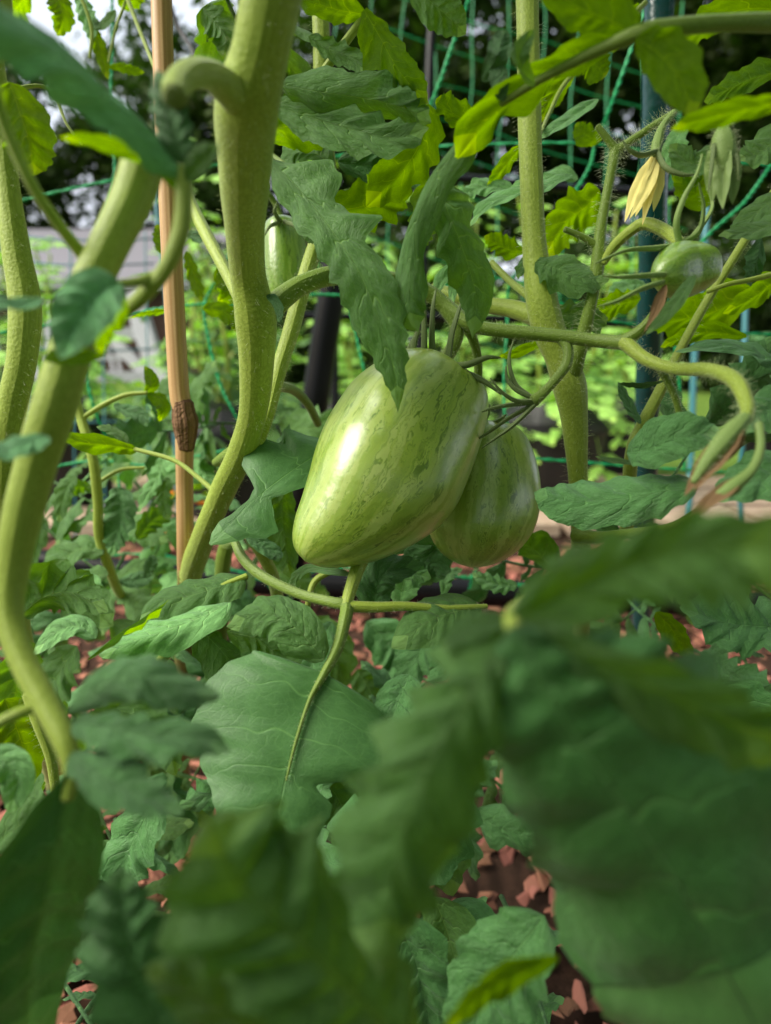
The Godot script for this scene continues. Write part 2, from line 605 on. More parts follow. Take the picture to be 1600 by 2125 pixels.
# ------------------------------------------------------------------ tomato fruit
# axis from a to b in the photograph; rings of [along, across, radius] in pixels; depth from d0 to d1
func fruit(called: String, a2: Vector2, b2: Vector2, d0: float, d1: float, prof: Array, mt: Material, parent: Node, lobes := 0.03, turn := 0.0) -> MeshInstance3D:
	var ax := (b2 - a2).normalized()
	var pr := Vector2(-ax.y, ax.x) * -1.0
	var L := (b2 - a2).length()
	var rows := (prof.size() - 1) * 7 + 1
	var cols := 65
	var pv := []
	for k in prof:
		pv.append(Vector3(k[0], k[1], k[2]))
	var P := PackedVector3Array()
	var U := PackedVector2Array()
	var back := -eye.basis.z
	for i in rows:
		var t := float(i) / (rows - 1)
		var k: Vector3 = cr(pv, t)
		var r := maxf(k.z, 0.0)
		var d := lerpf(d0, d1, clampf(k.x / L, 0.0, 1.0))
		var q := a2 + ax * k.x + pr * k.y
		var c := at(q.x, q.y, d)
		var e1 := (eye.basis.x * pr.x - eye.basis.y * pr.y)
		for j in cols:
			var th := TAU * j / (cols - 1)
			var w := sin(PI * pow(t, 0.7)) * lobes
			var rr := r * d / F * (1.0 + w * cos(th * 5.0 + 0.9 + turn) + w * 0.7 * cos(th * 3.0 + 2.0 + turn))
			P.append(c + (back * cos(th) + e1 * sin(th)) * rr)
			U.append(Vector2(float(j) / (cols - 1), t))
	var acc := Acc.new()
	acc.grid(P, U, rows, cols)
	return part(called, acc, mt, parent)

func sepals(parent: Node, list: Array, mt: Material, w := 7.0) -> void:
	for s in list:
		var rows := []
		for i in s.size():
			var t: float = float(i) / (s.size() - 1)
			rows.append([s[i][0], s[i][1], s[i][2], w * (1.0 - 0.72 * t * t)])
		stem("sepal", rows, mt, parent, {"sides": 7, "per": 5, "ridge": 0.12, "ridges": 2, "hair": 60, "hl": 0.0011})

# ------------------------------------------------------------------ scene
func _ready() -> void:
	rng.seed = 11
	# camera, sky, sun, exposure
	var cam := Camera3D.new()
	cam.name = "camera"
	cam.far = 200.0
	cam.near = 0.01
	add_child(cam)
	cam.position = Vector3(0, 0.42, 0)
	cam.rotation_degrees = Vector3(-13, 0, 0)
	var lens := CameraAttributesPhysical.new()
	lens.frustum_focal_length = 12.0 * F / 1062.5
	lens.frustum_focus_distance = 0.285
	lens.frustum_near = 0.01
	lens.frustum_far = 200.0
	lens.exposure_aperture = 4.6
	cam.attributes = lens
	cam.current = true
	eye = Transform3D(Basis.from_euler(Vector3(deg_to_rad(-13), 0, 0)), Vector3(0, 0.42, 0))
	var we := WorldEnvironment.new()
	var env := Environment.new()
	env.background_mode = Environment.BG_SKY
	var sky := Sky.new()
	var ps := ProceduralSkyMaterial.new()
	ps.sky_top_color = Color(0.90, 0.94, 1.0)
	ps.sky_horizon_color = Color(0.95, 0.97, 1.0)
	ps.sky_curve = 0.2
	ps.ground_bottom_color = Color(0.10, 0.12, 0.07)
	ps.ground_horizon_color = Color(0.30, 0.33, 0.28)
	ps.sky_energy_multiplier = 1.0
	env.background_energy_multiplier = 0.28
	sky.sky_material = ps
	env.sky = sky
	env.tonemap_mode = Environment.TONE_MAPPER_LINEAR
	env.tonemap_exposure = 4.5
	env.sdfgi_enabled = true
	env.ssao_enabled = true
	env.ssil_enabled = true
	we.environment = env
	add_child(we)
	var sun := DirectionalLight3D.new()
	sun.name = "sun"
	sun.light_color = Color(1.0, 0.98, 0.93)
	sun.light_energy = 0.5
	sun.light_angular_distance = 46.0
	sun.shadow_enabled = true
	add_child(sun)
	sun.look_at_from_position(Vector3(-1.4, 1.4, 0.35), Vector3.ZERO, Vector3.UP)

	make_materials()
	for k in 5:
		LM.append(leaf_mesh(2 + k % 2, 0.3 + 0.22 * k, 20, 3))
	build_setting()
	build_background()
	build_supports()
	build_plants()
	build_fruit()
	more_leaves()
	# shaded leaves low down between the stems
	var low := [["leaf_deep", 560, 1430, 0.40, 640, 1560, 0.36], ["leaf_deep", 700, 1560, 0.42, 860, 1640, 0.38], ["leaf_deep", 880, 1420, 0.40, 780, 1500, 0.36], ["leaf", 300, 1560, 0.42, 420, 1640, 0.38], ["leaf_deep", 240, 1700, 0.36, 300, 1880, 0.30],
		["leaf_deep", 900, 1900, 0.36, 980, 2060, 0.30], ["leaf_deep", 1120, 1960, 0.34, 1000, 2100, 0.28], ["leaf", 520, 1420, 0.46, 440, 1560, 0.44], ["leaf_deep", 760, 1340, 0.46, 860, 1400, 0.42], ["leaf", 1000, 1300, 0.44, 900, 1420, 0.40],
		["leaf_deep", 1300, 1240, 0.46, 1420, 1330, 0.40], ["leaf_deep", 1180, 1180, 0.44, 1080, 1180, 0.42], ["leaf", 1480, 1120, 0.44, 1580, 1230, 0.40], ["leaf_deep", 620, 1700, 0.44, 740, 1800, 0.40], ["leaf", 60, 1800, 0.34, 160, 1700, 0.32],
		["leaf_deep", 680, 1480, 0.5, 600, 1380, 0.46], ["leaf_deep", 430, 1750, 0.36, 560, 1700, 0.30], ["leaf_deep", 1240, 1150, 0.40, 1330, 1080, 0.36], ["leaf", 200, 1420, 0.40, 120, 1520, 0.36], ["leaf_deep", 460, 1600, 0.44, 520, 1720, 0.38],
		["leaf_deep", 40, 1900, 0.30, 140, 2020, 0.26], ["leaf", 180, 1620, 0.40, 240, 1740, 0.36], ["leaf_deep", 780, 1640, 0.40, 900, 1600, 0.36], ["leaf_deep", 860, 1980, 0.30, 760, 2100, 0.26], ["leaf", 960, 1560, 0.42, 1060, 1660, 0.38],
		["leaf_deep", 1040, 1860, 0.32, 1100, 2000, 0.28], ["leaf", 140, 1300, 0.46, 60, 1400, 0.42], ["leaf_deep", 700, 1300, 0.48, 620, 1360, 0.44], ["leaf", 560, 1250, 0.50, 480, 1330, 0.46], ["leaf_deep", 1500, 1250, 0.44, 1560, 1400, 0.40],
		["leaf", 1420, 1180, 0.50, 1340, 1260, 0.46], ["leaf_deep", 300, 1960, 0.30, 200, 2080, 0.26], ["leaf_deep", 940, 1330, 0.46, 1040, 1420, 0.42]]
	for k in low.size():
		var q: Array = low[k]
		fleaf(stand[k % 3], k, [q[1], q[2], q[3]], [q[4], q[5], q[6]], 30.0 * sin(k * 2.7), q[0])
	# tops of the plants above the picture
	var tops := [at(575, -60, 0.172), at(-20, 100, 0.24), at(1093, -60, 0.30), at(1790, -100, 0.22)]
	for k in 4:
		upright(stand[k], tops[k], 0.98)
		canopy(stand[k], tops[k], [5, 4, 14, 16][k], 0.26, tops[k].y + 0.10, 0.98, 300 + k)
	for p in hair_of:
		var h := part("hairs", hair_of[p], M.hair, p)
		h.set_meta("kind", "stuff")
	print("done")

func flat(a: Acc, x0: float, x1: float, z0: float, z1: float, y: float, n := 1, bump := 0.0) -> void:
	var P := PackedVector3Array()
	var U := PackedVector2Array()
	var nz := noise(3.0, 3, 77)
	for i in n + 1:
		for j in n + 1:
			var x := lerpf(x0, x1, float(j) / n)
			var z := lerpf(z0, z1, float(i) / n)
			P.append(Vector3(x, y + bump * nz.get_noise_2d(x, z), z))
			U.append(Vector2(x, z))
	var k := a.v.size()
	a.grid(P, U, n + 1, n + 1)

func build_setting() -> void:
	var a := Acc.new()
	flat(a, -60, 60, -90, 12, -0.03)
	setting("lawn", a, M.lawn)
	a = Acc.new()
	flat(a, -1.6, 1.6, -1.5, 0.6, 0.0, 60, 0.02)
	setting("soil", a, M.soil)
	# bark mulch chips
	var chips: Array[ArrayMesh] = []
	var chip := Acc.new()
	var lo := []
	for k in 9:
		var an := TAU * k / 9.0
		lo.append(Vector3(cos(an) * (1.0 + 0.45 * sin(k * 4.3)), 0.10 * sin(k * 2.1), sin(an) * (0.55 + 0.3 * cos(k * 2.9))))
	for k in 9:
		var p: Vector3 = lo[k]
		var q: Vector3 = lo[(k + 1) % 9]
		var p2 := p * 0.86 + Vector3(0, 0.16 + 0.09 * sin(k * 3.1), 0)
		var q2 := q * 0.86 + Vector3(0, 0.16 + 0.09 * sin(((k + 1) % 9) * 3.1), 0)
		chip.tri(p, p2, q); chip.tri(q, p2, q2); chip.tri(p2, Vector3(0.15, 0.24, 0.05), q2)
	var mm := MultiMesh.new()
	mm.transform_format = MultiMesh.TRANSFORM_3D
	mm.use_colors = true
	mm.mesh = chip.mesh()
	var n := 15000
	mm.instance_count = n
	for k in n:
		var x := rng.randf_range(-1.15, 1.15)
		var z := rng.randf_range(-1.45, 0.0)
		var s := rng.randf_range(0.004, 0.016) * (1.0 if k % 9 else 1.7)
		var b := Basis.from_euler(Vector3(rng.randf_range(-0.9, 0.9), rng.randf() * TAU, rng.randf_range(-0.9, 0.9))).scaled(Vector3(s, s * rng.randf_range(0.25, 0.8), s * rng.randf_range(0.6, 1.6)))
		mm.set_instance_transform(k, Transform3D(b, Vector3(x, rng.randf_range(0.0, 0.016), z)))
		var v := rng.randf_range(0.35, 1.25)
		mm.set_instance_color(k, Color(0.40 * v, 0.15 * v + rng.randf_range(0, 0.03), 0.115 * v))
	var mi := MultiMeshInstance3D.new()
	mi.name = "bark_mulch"
	mi.multimesh = mm
	mi.material_override = M.mulch
	mi.set_meta("kind", "stuff")
	mi.set_meta("label", "reddish bark mulch chips covering the soil under the plants")
	mi.set_meta("category", "mulch")
	add_child(mi)
	# pale paving beyond the bed
	var path := Acc.new()
	flat(path, -2.6, 2.2, -2.35, -1.58, -0.02)
	var pn := setting("path", path, M.soil)
	for i in 9:
		for j in 3:
			var pa := Acc.new()
			var c := Vector3(-2.3 + i * 0.5 + (j % 2) * 0.2, 0.0, -1.72 - j * 0.25)
			pa.box(Transform3D(Basis.from_euler(Vector3(rng.randf_range(-0.02, 0.02), rng.randf_range(-0.03, 0.03), 0)), c), Vector3(0.47, 0.03, 0.22))
			part("paver", pa, M.paver, pn)

func crown_mesh(seed_: int, count: int, rx: float, ry: float, leaf_s: float, c0: Color, c1: Color) -> ArrayMesh:
	var g := RandomNumberGenerator.new()
	g.seed = seed_
	var a := Acc.new()
	var clusters := []
	for k in 70:
		var d := Vector3(g.randfn(), g.randfn(), g.randfn()).normalized() * pow(g.randf(), 0.45)
		clusters.append([Vector3(d.x * rx, d.y * ry, d.z * rx), g.randf_range(0.35, 0.8) * rx * 0.4, g.randf()])
	for k in count:
		var c: Array = clusters[g.randi() % clusters.size()]
		var o: Vector3 = c[0] + Vector3(g.randfn(), g.randfn() * 0.6, g.randfn()) * (c[1] as float) * 0.6
		var s := leaf_s * g.randf_range(0.6, 1.3)
		var b := Basis.from_euler(Vector3(g.randf_range(-1.0, 1.0), g.randf() * TAU, g.randf_range(-0.9, 0.9)))
		var k0 := a.v.size()
		a.v.append_array(PackedVector3Array([o + b * Vector3(0, 0, -s), o + b * Vector3(s * 0.42, -s * 0.1, 0), o + b * Vector3(0, 0, s), o + b * Vector3(-s * 0.42, -s * 0.1, 0)]))
		a.uv.append_array(PackedVector2Array([Vector2.ZERO, Vector2.ZERO, Vector2.ZERO, Vector2.ZERO]))
		a.ix.append_array(PackedInt32Array([k0, k0 + 2, k0 + 1, k0, k0 + 3, k0 + 2]))
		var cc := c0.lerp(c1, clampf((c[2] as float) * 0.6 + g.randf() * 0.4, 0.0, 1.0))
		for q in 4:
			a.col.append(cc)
	return a.mesh()

func build_background() -> void:
	# trees
	var cm: Array[ArrayMesh] = []
	for k in 3:
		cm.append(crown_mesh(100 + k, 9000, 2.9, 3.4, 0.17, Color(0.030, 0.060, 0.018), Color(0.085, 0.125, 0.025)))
	var spots := [
		[-11.5, -19.0, 0.85, "tree with thin crown behind the shed's end, sky showing through"], [-8.6, -17.0, 0.86, "dark leafy tree standing behind the shed roof"],
		[-5.2, -18.5, 0.98, "tall dark tree just behind the bamboo stake"], [-1.8, -17.0, 1.0, "dark tree seen between the main stem and black pole"],
		[1.0, -15.5, 1.05, "yellow-green tree seen through the upper netting"], [3.6, -16.5, 1.15, "dark tree behind the thick pale stem"],
		[6.2, -15.0, 1.1, "dark tree behind the teal green garden stake"], [8.8, -16.0, 1.2, "dark tree at the picture's upper right corner"],
		[11.8, -18.0, 1.2, "tree beyond the right edge of the netting"],
		[9.0, -8.0, 1.25, "large tree standing off to the right of the bed"], [8.5, -2.0, 1.3, "broad tree shading the bed from the right"], [8.0, 4.0, 1.3, "broad tree behind and right of the viewer"],
		[6.0, 9.5, 1.3, "tall tree far behind the viewer"],
	]
	for k in spots.size():
		var s: Array = spots[k]
		var base := Vector3(s[0], -0.03, s[1])
		var t := thing("tree", s[3], "tree", base, "trees behind the garden")
		var a := Acc.new()
		var h: float = 5.2 * s[2]
		tube_geo(a, [base, base + Vector3(0.1, h * 0.4, 0), base + Vector3(-0.05, h * 0.8, 0.1), base + Vector3(0, h * 1.15, 0)], [0.26, 0.2, 0.14, 0.05], 9, 4)
		for q in 5:
			var y0 := base + Vector3(0, h * (0.35 + 0.13 * q), 0)
			var dr := Vector3(cos(q * 2.4 + k), 0.55, sin(q * 2.4 + k))
			tube_geo(a, [y0, y0 + dr * 0.9, y0 + dr * 1.9 + Vector3(0, 0.2, 0)], [0.1, 0.06, 0.02], 6, 3)
		part("trunk", a, M.trunk, t)
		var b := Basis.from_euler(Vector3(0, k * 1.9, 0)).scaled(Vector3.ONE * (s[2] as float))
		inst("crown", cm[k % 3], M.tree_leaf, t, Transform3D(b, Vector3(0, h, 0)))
	# shrubs at the wood's edge
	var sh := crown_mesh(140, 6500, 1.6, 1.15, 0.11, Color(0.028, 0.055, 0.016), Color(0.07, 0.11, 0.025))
	var shrubs := [[-9.5, -13.5, "dark shrub at the shed's far end"], [-1.6, -11.5, "dark shrub beside the shed behind the black pole"], [0.6, -11.0, "dark shrub behind the hanging centre leaf"],
		[2.8, -10.2, "dark shrub behind the pale right-hand stem"], [5.0, -9.8, "dark shrub behind the teal garden stake"], [7.2, -10.5, "dark shrub beyond the small green fruit"]]
	for k in shrubs.size():
		var s: Array = shrubs[k]
		var base := Vector3(s[0], -0.03, s[1])
		var t := thing("shrub", s[2], "shrub", base, "shrubs in front of the trees")
		var a := Acc.new()
		for q in 4:
			var dr := Vector3(cos(q * 1.6 + k) * 0.35, 1.0, sin(q * 1.6 + k) * 0.35)
			tube_geo(a, [base, base + dr * 0.5, base + dr * 1.1 + Vector3(dr.x, 0, dr.z) * 0.4], [0.04, 0.03, 0.012], 6, 3)
		part("stems", a, M.trunk, t)
		inst("foliage", sh, M.tree_leaf, t, Transform3D(Basis.from_euler(Vector3(0, k * 1.3, 0)), Vector3(0, 1.05, 0)))
	# shed
	var sb := Vector3(-4.7, -0.03, -13.0)
	var shed := thing("garden_shed", "dark brown board shed with pale grey roof behind the bamboo stake", "shed", sb)
	for k in 11:
		var a := Acc.new()
		a.box(Transform3D(Basis.from_euler(Vector3(0.06, 0, 0)), sb + Vector3(0, 0.09 + k * 0.165, 0.02 + rng.randf_range(0, 0.01))), Vector3(5.2, 0.175, 0.03))
		part("board", a, M.shed_wood, shed)
	for sx in [-2.6, 2.6]:
		var a := Acc.new()
		a.box(Transform3D(Basis(), sb + Vector3(sx, 0.92, -1.25)), Vector3(0.06, 1.84, 2.5))
		part("side_wall", a, M.shed_wood, shed)
	var ra := Acc.new()
	ra.box(Transform3D(Basis.from_euler(Vector3(0.62, 0, 0)), sb + Vector3(0, 2.36, -0.62)), Vector3(5.7, 0.06, 2.1))
	part("roof", ra, M.shed_roof, shed)
	ra = Acc.new()
	ra.box(Transform3D(Basis.from_euler(Vector3(-0.62, 0, 0)), sb + Vector3(0, 2.36, -2.3)), Vector3(5.7, 0.06, 2.1))
	part("roof", ra, M.shed_roof, shed)
	ra = Acc.new()
	ra.box(Transform3D(Basis(), sb + Vector3(0, 1.74, 0.22)), Vector3(5.7, 0.11, 0.04))
	part("fascia", ra, M.grey_wood, shed)
	# grey wooden cart with tyre
	var d := 3.6
	var cb := at(190, 880, d)
	cb.y = -0.03
	var cart := thing("garden_cart", "weathered grey wooden cart with black tyre standing before the shed", "cart", cb)
	var beams := [["rail", [95, 693], [300, 692], 24], ["post", [275, 610], [335, 800], 36], ["brace", [222, 690], [318, 792], 22], ["bed_beam", [40, 778], [320, 782], 20], ["rail", [60, 742], [270, 742], 9],
		["slat", [186, 700], [176, 772], 6], ["slat", [224, 720], [236, 772], 6], ["slat", [240, 720], [250, 772], 6], ["post", [110, 630], [75, 800], 34], ["leg", [320, 785], [335, 880], 26]]
	for k in beams:
		var a := Acc.new()
		var p0 := at(k[1][0], k[1][1], d)
		var p1 := at(k[2][0], k[2][1], d)
		var w: float = k[3] * d / F
		var y := (p1 - p0).normalized()
		var z := (Vector3(0, 0, 1) - y * y.z).normalized()
		a.box(Transform3D(Basis(y.cross(z), y, z), (p0 + p1) / 2), Vector3(w, p0.distance_to(p1), w * 0.7))
		part(k[0], a, M.grey_wood, cart)
	var wc := at(178, 845, d - 0.12)
	var wa := Acc.new()
	var pts := []
	var rr := []
	for k in 25:
		pts.append(wc + Vector3(cos(TAU * k / 24.0) * 0.085, sin(TAU * k / 24.0) * 0.085, -0.01))
		rr.append(0.045)
	tube_geo(wa, pts, rr, 10, 2, 0.0)
	var wh := part("wheel", wa, M.tyre, cart)
	wa = Acc.new()
	tube_geo(wa, [wc + Vector3(0, 0, -0.05), wc + Vector3(0, 0, 0.035)], [0.055, 0.05], 16, 3, 0.0)
	part("hub", wa, M.hub, wh)
	# potted plants beyond the rail
	var pots := [
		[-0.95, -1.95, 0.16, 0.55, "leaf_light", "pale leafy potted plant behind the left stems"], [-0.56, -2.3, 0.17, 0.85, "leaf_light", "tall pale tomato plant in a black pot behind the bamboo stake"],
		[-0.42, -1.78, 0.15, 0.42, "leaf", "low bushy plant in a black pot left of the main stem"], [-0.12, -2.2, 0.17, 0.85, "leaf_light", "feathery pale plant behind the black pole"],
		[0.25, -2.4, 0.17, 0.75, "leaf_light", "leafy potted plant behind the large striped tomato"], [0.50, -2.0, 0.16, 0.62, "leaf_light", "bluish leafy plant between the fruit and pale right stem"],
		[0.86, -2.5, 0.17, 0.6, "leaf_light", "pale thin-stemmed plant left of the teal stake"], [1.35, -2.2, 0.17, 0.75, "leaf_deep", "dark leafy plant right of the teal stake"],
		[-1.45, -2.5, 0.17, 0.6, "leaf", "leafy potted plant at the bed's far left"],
	]
	for k in pots.size():
		var s: Array = pots[k]
		var base := Vector3(s[0], 0.016, s[1])
		var pr: float = s[2]
		var pot := thing("plant_pot", "black plastic pot holding the " + (s[5] as String).replace(" in a black pot", "").replace("potted ", ""), "pot", base, "black pots beyond the bed")
		var a := Acc.new()
		tube_geo(a, [base, base + Vector3(0, 0.1, 0), base + Vector3(0, 0.22, 0)], [pr * 0.8, pr * 0.9, pr], 22, 3, 0.0)
		part("body", a, M.black_pot, pot)
		a = Acc.new()
		tube_geo(a, [base + Vector3(0, 0.2, 0), base + Vector3(0, 0.225, 0)], [pr * 1.06, pr * 1.06], 22, 2, 0.0)
		part("rim", a, M.black_pot, pot)
		var pb := base + Vector3(0, 0.22, 0)
		var t := thing("garden_plant", s[5], "plant", pb, "potted plants beyond the bed")
		var h: float = s[3]
		for q in 3:
			var top := pb + Vector3(rng.randf_range(-0.14, 0.14), h * rng.randf_range(0.75, 1.0), rng.randf_range(-0.12, 0.12))
			var mid := pb.lerp(top, 0.5) + Vector3(rng.randf_range(-0.05, 0.05), 0, 0.03)
			var b2 := pb + Vector3((q - 1) * 0.04, 0, 0)
			a = Acc.new()
			tube_geo(a, [b2, mid, top], [0.007, 0.006, 0.003], 7, 5, 0.0)
			part("stem", a, M.stem, t)
			for e in 13:
				var f := 0.12 + 0.88 * e / 12.0
				var p: Vector3 = cr([b2, mid, top], f)
				var an := e * 2.4 + q
				var dir := Vector3(cos(an), rng.randf_range(-0.1, 0.75), sin(an)).normalized()
				var l := rng.randf_range(0.13, 0.25) * (1.15 - 0.4 * f)
				var xf := aim(p, p + dir, Vector3(0, 1, 0.25), l)
				xf.origin -= pb
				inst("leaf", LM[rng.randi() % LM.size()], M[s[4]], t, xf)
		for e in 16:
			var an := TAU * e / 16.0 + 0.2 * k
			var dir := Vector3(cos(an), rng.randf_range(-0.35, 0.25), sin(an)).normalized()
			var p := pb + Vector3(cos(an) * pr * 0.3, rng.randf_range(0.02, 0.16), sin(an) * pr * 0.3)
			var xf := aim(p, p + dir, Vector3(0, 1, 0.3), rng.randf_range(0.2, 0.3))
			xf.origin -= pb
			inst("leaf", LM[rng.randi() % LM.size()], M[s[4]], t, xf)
	# the next row of tomato plants, close behind the viewer
	var rowb := [[-0.30, 0.36, "leafy tomato plant close behind the viewer, leftmost of its row"], [0.02, 0.30, "leafy tomato plant right behind the viewer"], [0.34, 0.28, "leafy tomato plant behind the viewer, to the right"], [0.60, 0.16, "leafy tomato plant beside the viewer, off the right edge"]]
	for k in rowb.size():
		var s: Array = rowb[k]
		var pb := Vector3(s[0], 0.0, s[1])
		var t := thing("tomato_plant", s[2], "tomato plant", pb, "tomato plants behind the viewer")
		for q in 2:
			var b2 := pb + Vector3(q * 0.12, 0, q * 0.05)
			var a := Acc.new()
			tube_geo(a, [b2, b2 + Vector3(0.02, 0.5, 0.0), b2 + Vector3(0, 1.05, 0)], [0.009, 0.008, 0.004], 8, 6, 0.0)
			part("stem", a, M.stem, t)
			canopy(t, b2, 38, 0.30, 0.06, 1.0, 500 + k * 7 + q)
	var side := Vector3(-0.30, 0.0, 0.10)
	var sp := thing("tomato_plant", "leafy tomato plant beside the viewer, off the left edge", "tomato plant", side, "tomato plants behind the viewer")
	for q in 2:
		var b2 := side + Vector3(q * 0.06, 0, q * -0.10)
		var a := Acc.new()
		tube_geo(a, [b2, b2 + Vector3(0.01, 0.4, 0.0), b2 + Vector3(0, 0.72, 0)], [0.009, 0.008, 0.004], 8, 6, 0.0)
		part("stem", a, M.stem, sp)
		canopy(sp, b2, 26, 0.17, 0.2, 0.72, 600 + q)
	# orange flowers low behind the bamboo
	for k in 3:
		var fx: Array = [[362, 1035, 1.62], [350, 1112, 1.6], [425, 1050, 1.64]][k]
		var c := at(fx[0], fx[1], fx[2])
		var g := Vector3(c.x, 0.0, c.z)
		var t := thing("orange_flower", ["orange flower left of the bamboo stake, above", "orange flower low left of the bamboo stake", "orange flower right of the bamboo stake"][k], "flower", g, "orange flowers near the rail")
		var a := Acc.new()
		tube_geo(a, [g, g.lerp(c, 0.5) + Vector3(0.01, 0, 0), c], [0.003, 0.003, 0.002], 6, 5, 0.0)
		part("stem", a, M.stem, t)
		for q in 6:
			var an := TAU * q / 6.0
			var dr := Vector3(cos(an), 0.5, sin(an) * 0.8).normalized()
			a = Acc.new()
			leaf_geo(a, [c, c + dr * 0.016, c + dr * 0.03], [Vector3.UP, Vector3.UP], 0.010, 0.010, {"rows": 10, "half": 3, "d": 0.0})
			part("petal", a, M.orange, t)
		var xf := aim(g + Vector3(0, 0.08, 0), g + Vector3(0.1, 0.16, 0.06), Vector3.UP)
		xf.origin -= g
		inst("leaf", LM[0], M.leaf_young, t, xf)

func cord(parent: Node, rows: Array, w := 6.0) -> void:
	var p := []
	var r := []
	for k in rows:
		p.append(at(k[0], k[1], k[2]))
		r.append((k[3] if k.size() > 3 else w) * 0.5 * k[2] / F)
	var a := Acc.new()
	var q := []
	for s in 2:                                   # two twisted strands
		var pts := []
		var rd := []
		var n := (p.size() - 1) * 22
		for i in n + 1:
			var t := float(i) / n
			var c: Vector3 = cr(p, t)
			var tg: Vector3 = ((cr(p, minf(t + 0.01, 1.0)) as Vector3) - (cr(p, maxf(t - 0.01, 0.0)) as Vector3)).normalized()
			var u := tg.cross(Vector3(0.2, 0.3, 0.9)).normalized()
			var rad: float = cr(r, t)
			pts.append(c + u.rotated(tg, i * 0.75 + s * PI) * rad * 0.5)
			rd.append(rad * 0.62)
		tube_geo(a, pts, rd, 6, 1, 0.0)
	part("cord", a, M.net, parent)

func knot(parent: Node, x: float, y: float, d: float, w := 13.0) -> void:
	var c := at(x, y, d)
	var a := Acc.new()
	var r := w * 0.5 * d / F
	var pts := []
	for i in 14:
		pts.append(c + Vector3(cos(i * 1.1), sin(i * 1.1) * 0.8, sin(i * 2.2) * 0.5) * r * 0.55)
	var rd := []
	for i in 14:
		rd.append(r * 0.42)
	tube_geo(a, pts, rd, 6, 3, 0.0)
	part("knot", a, M.net, parent)

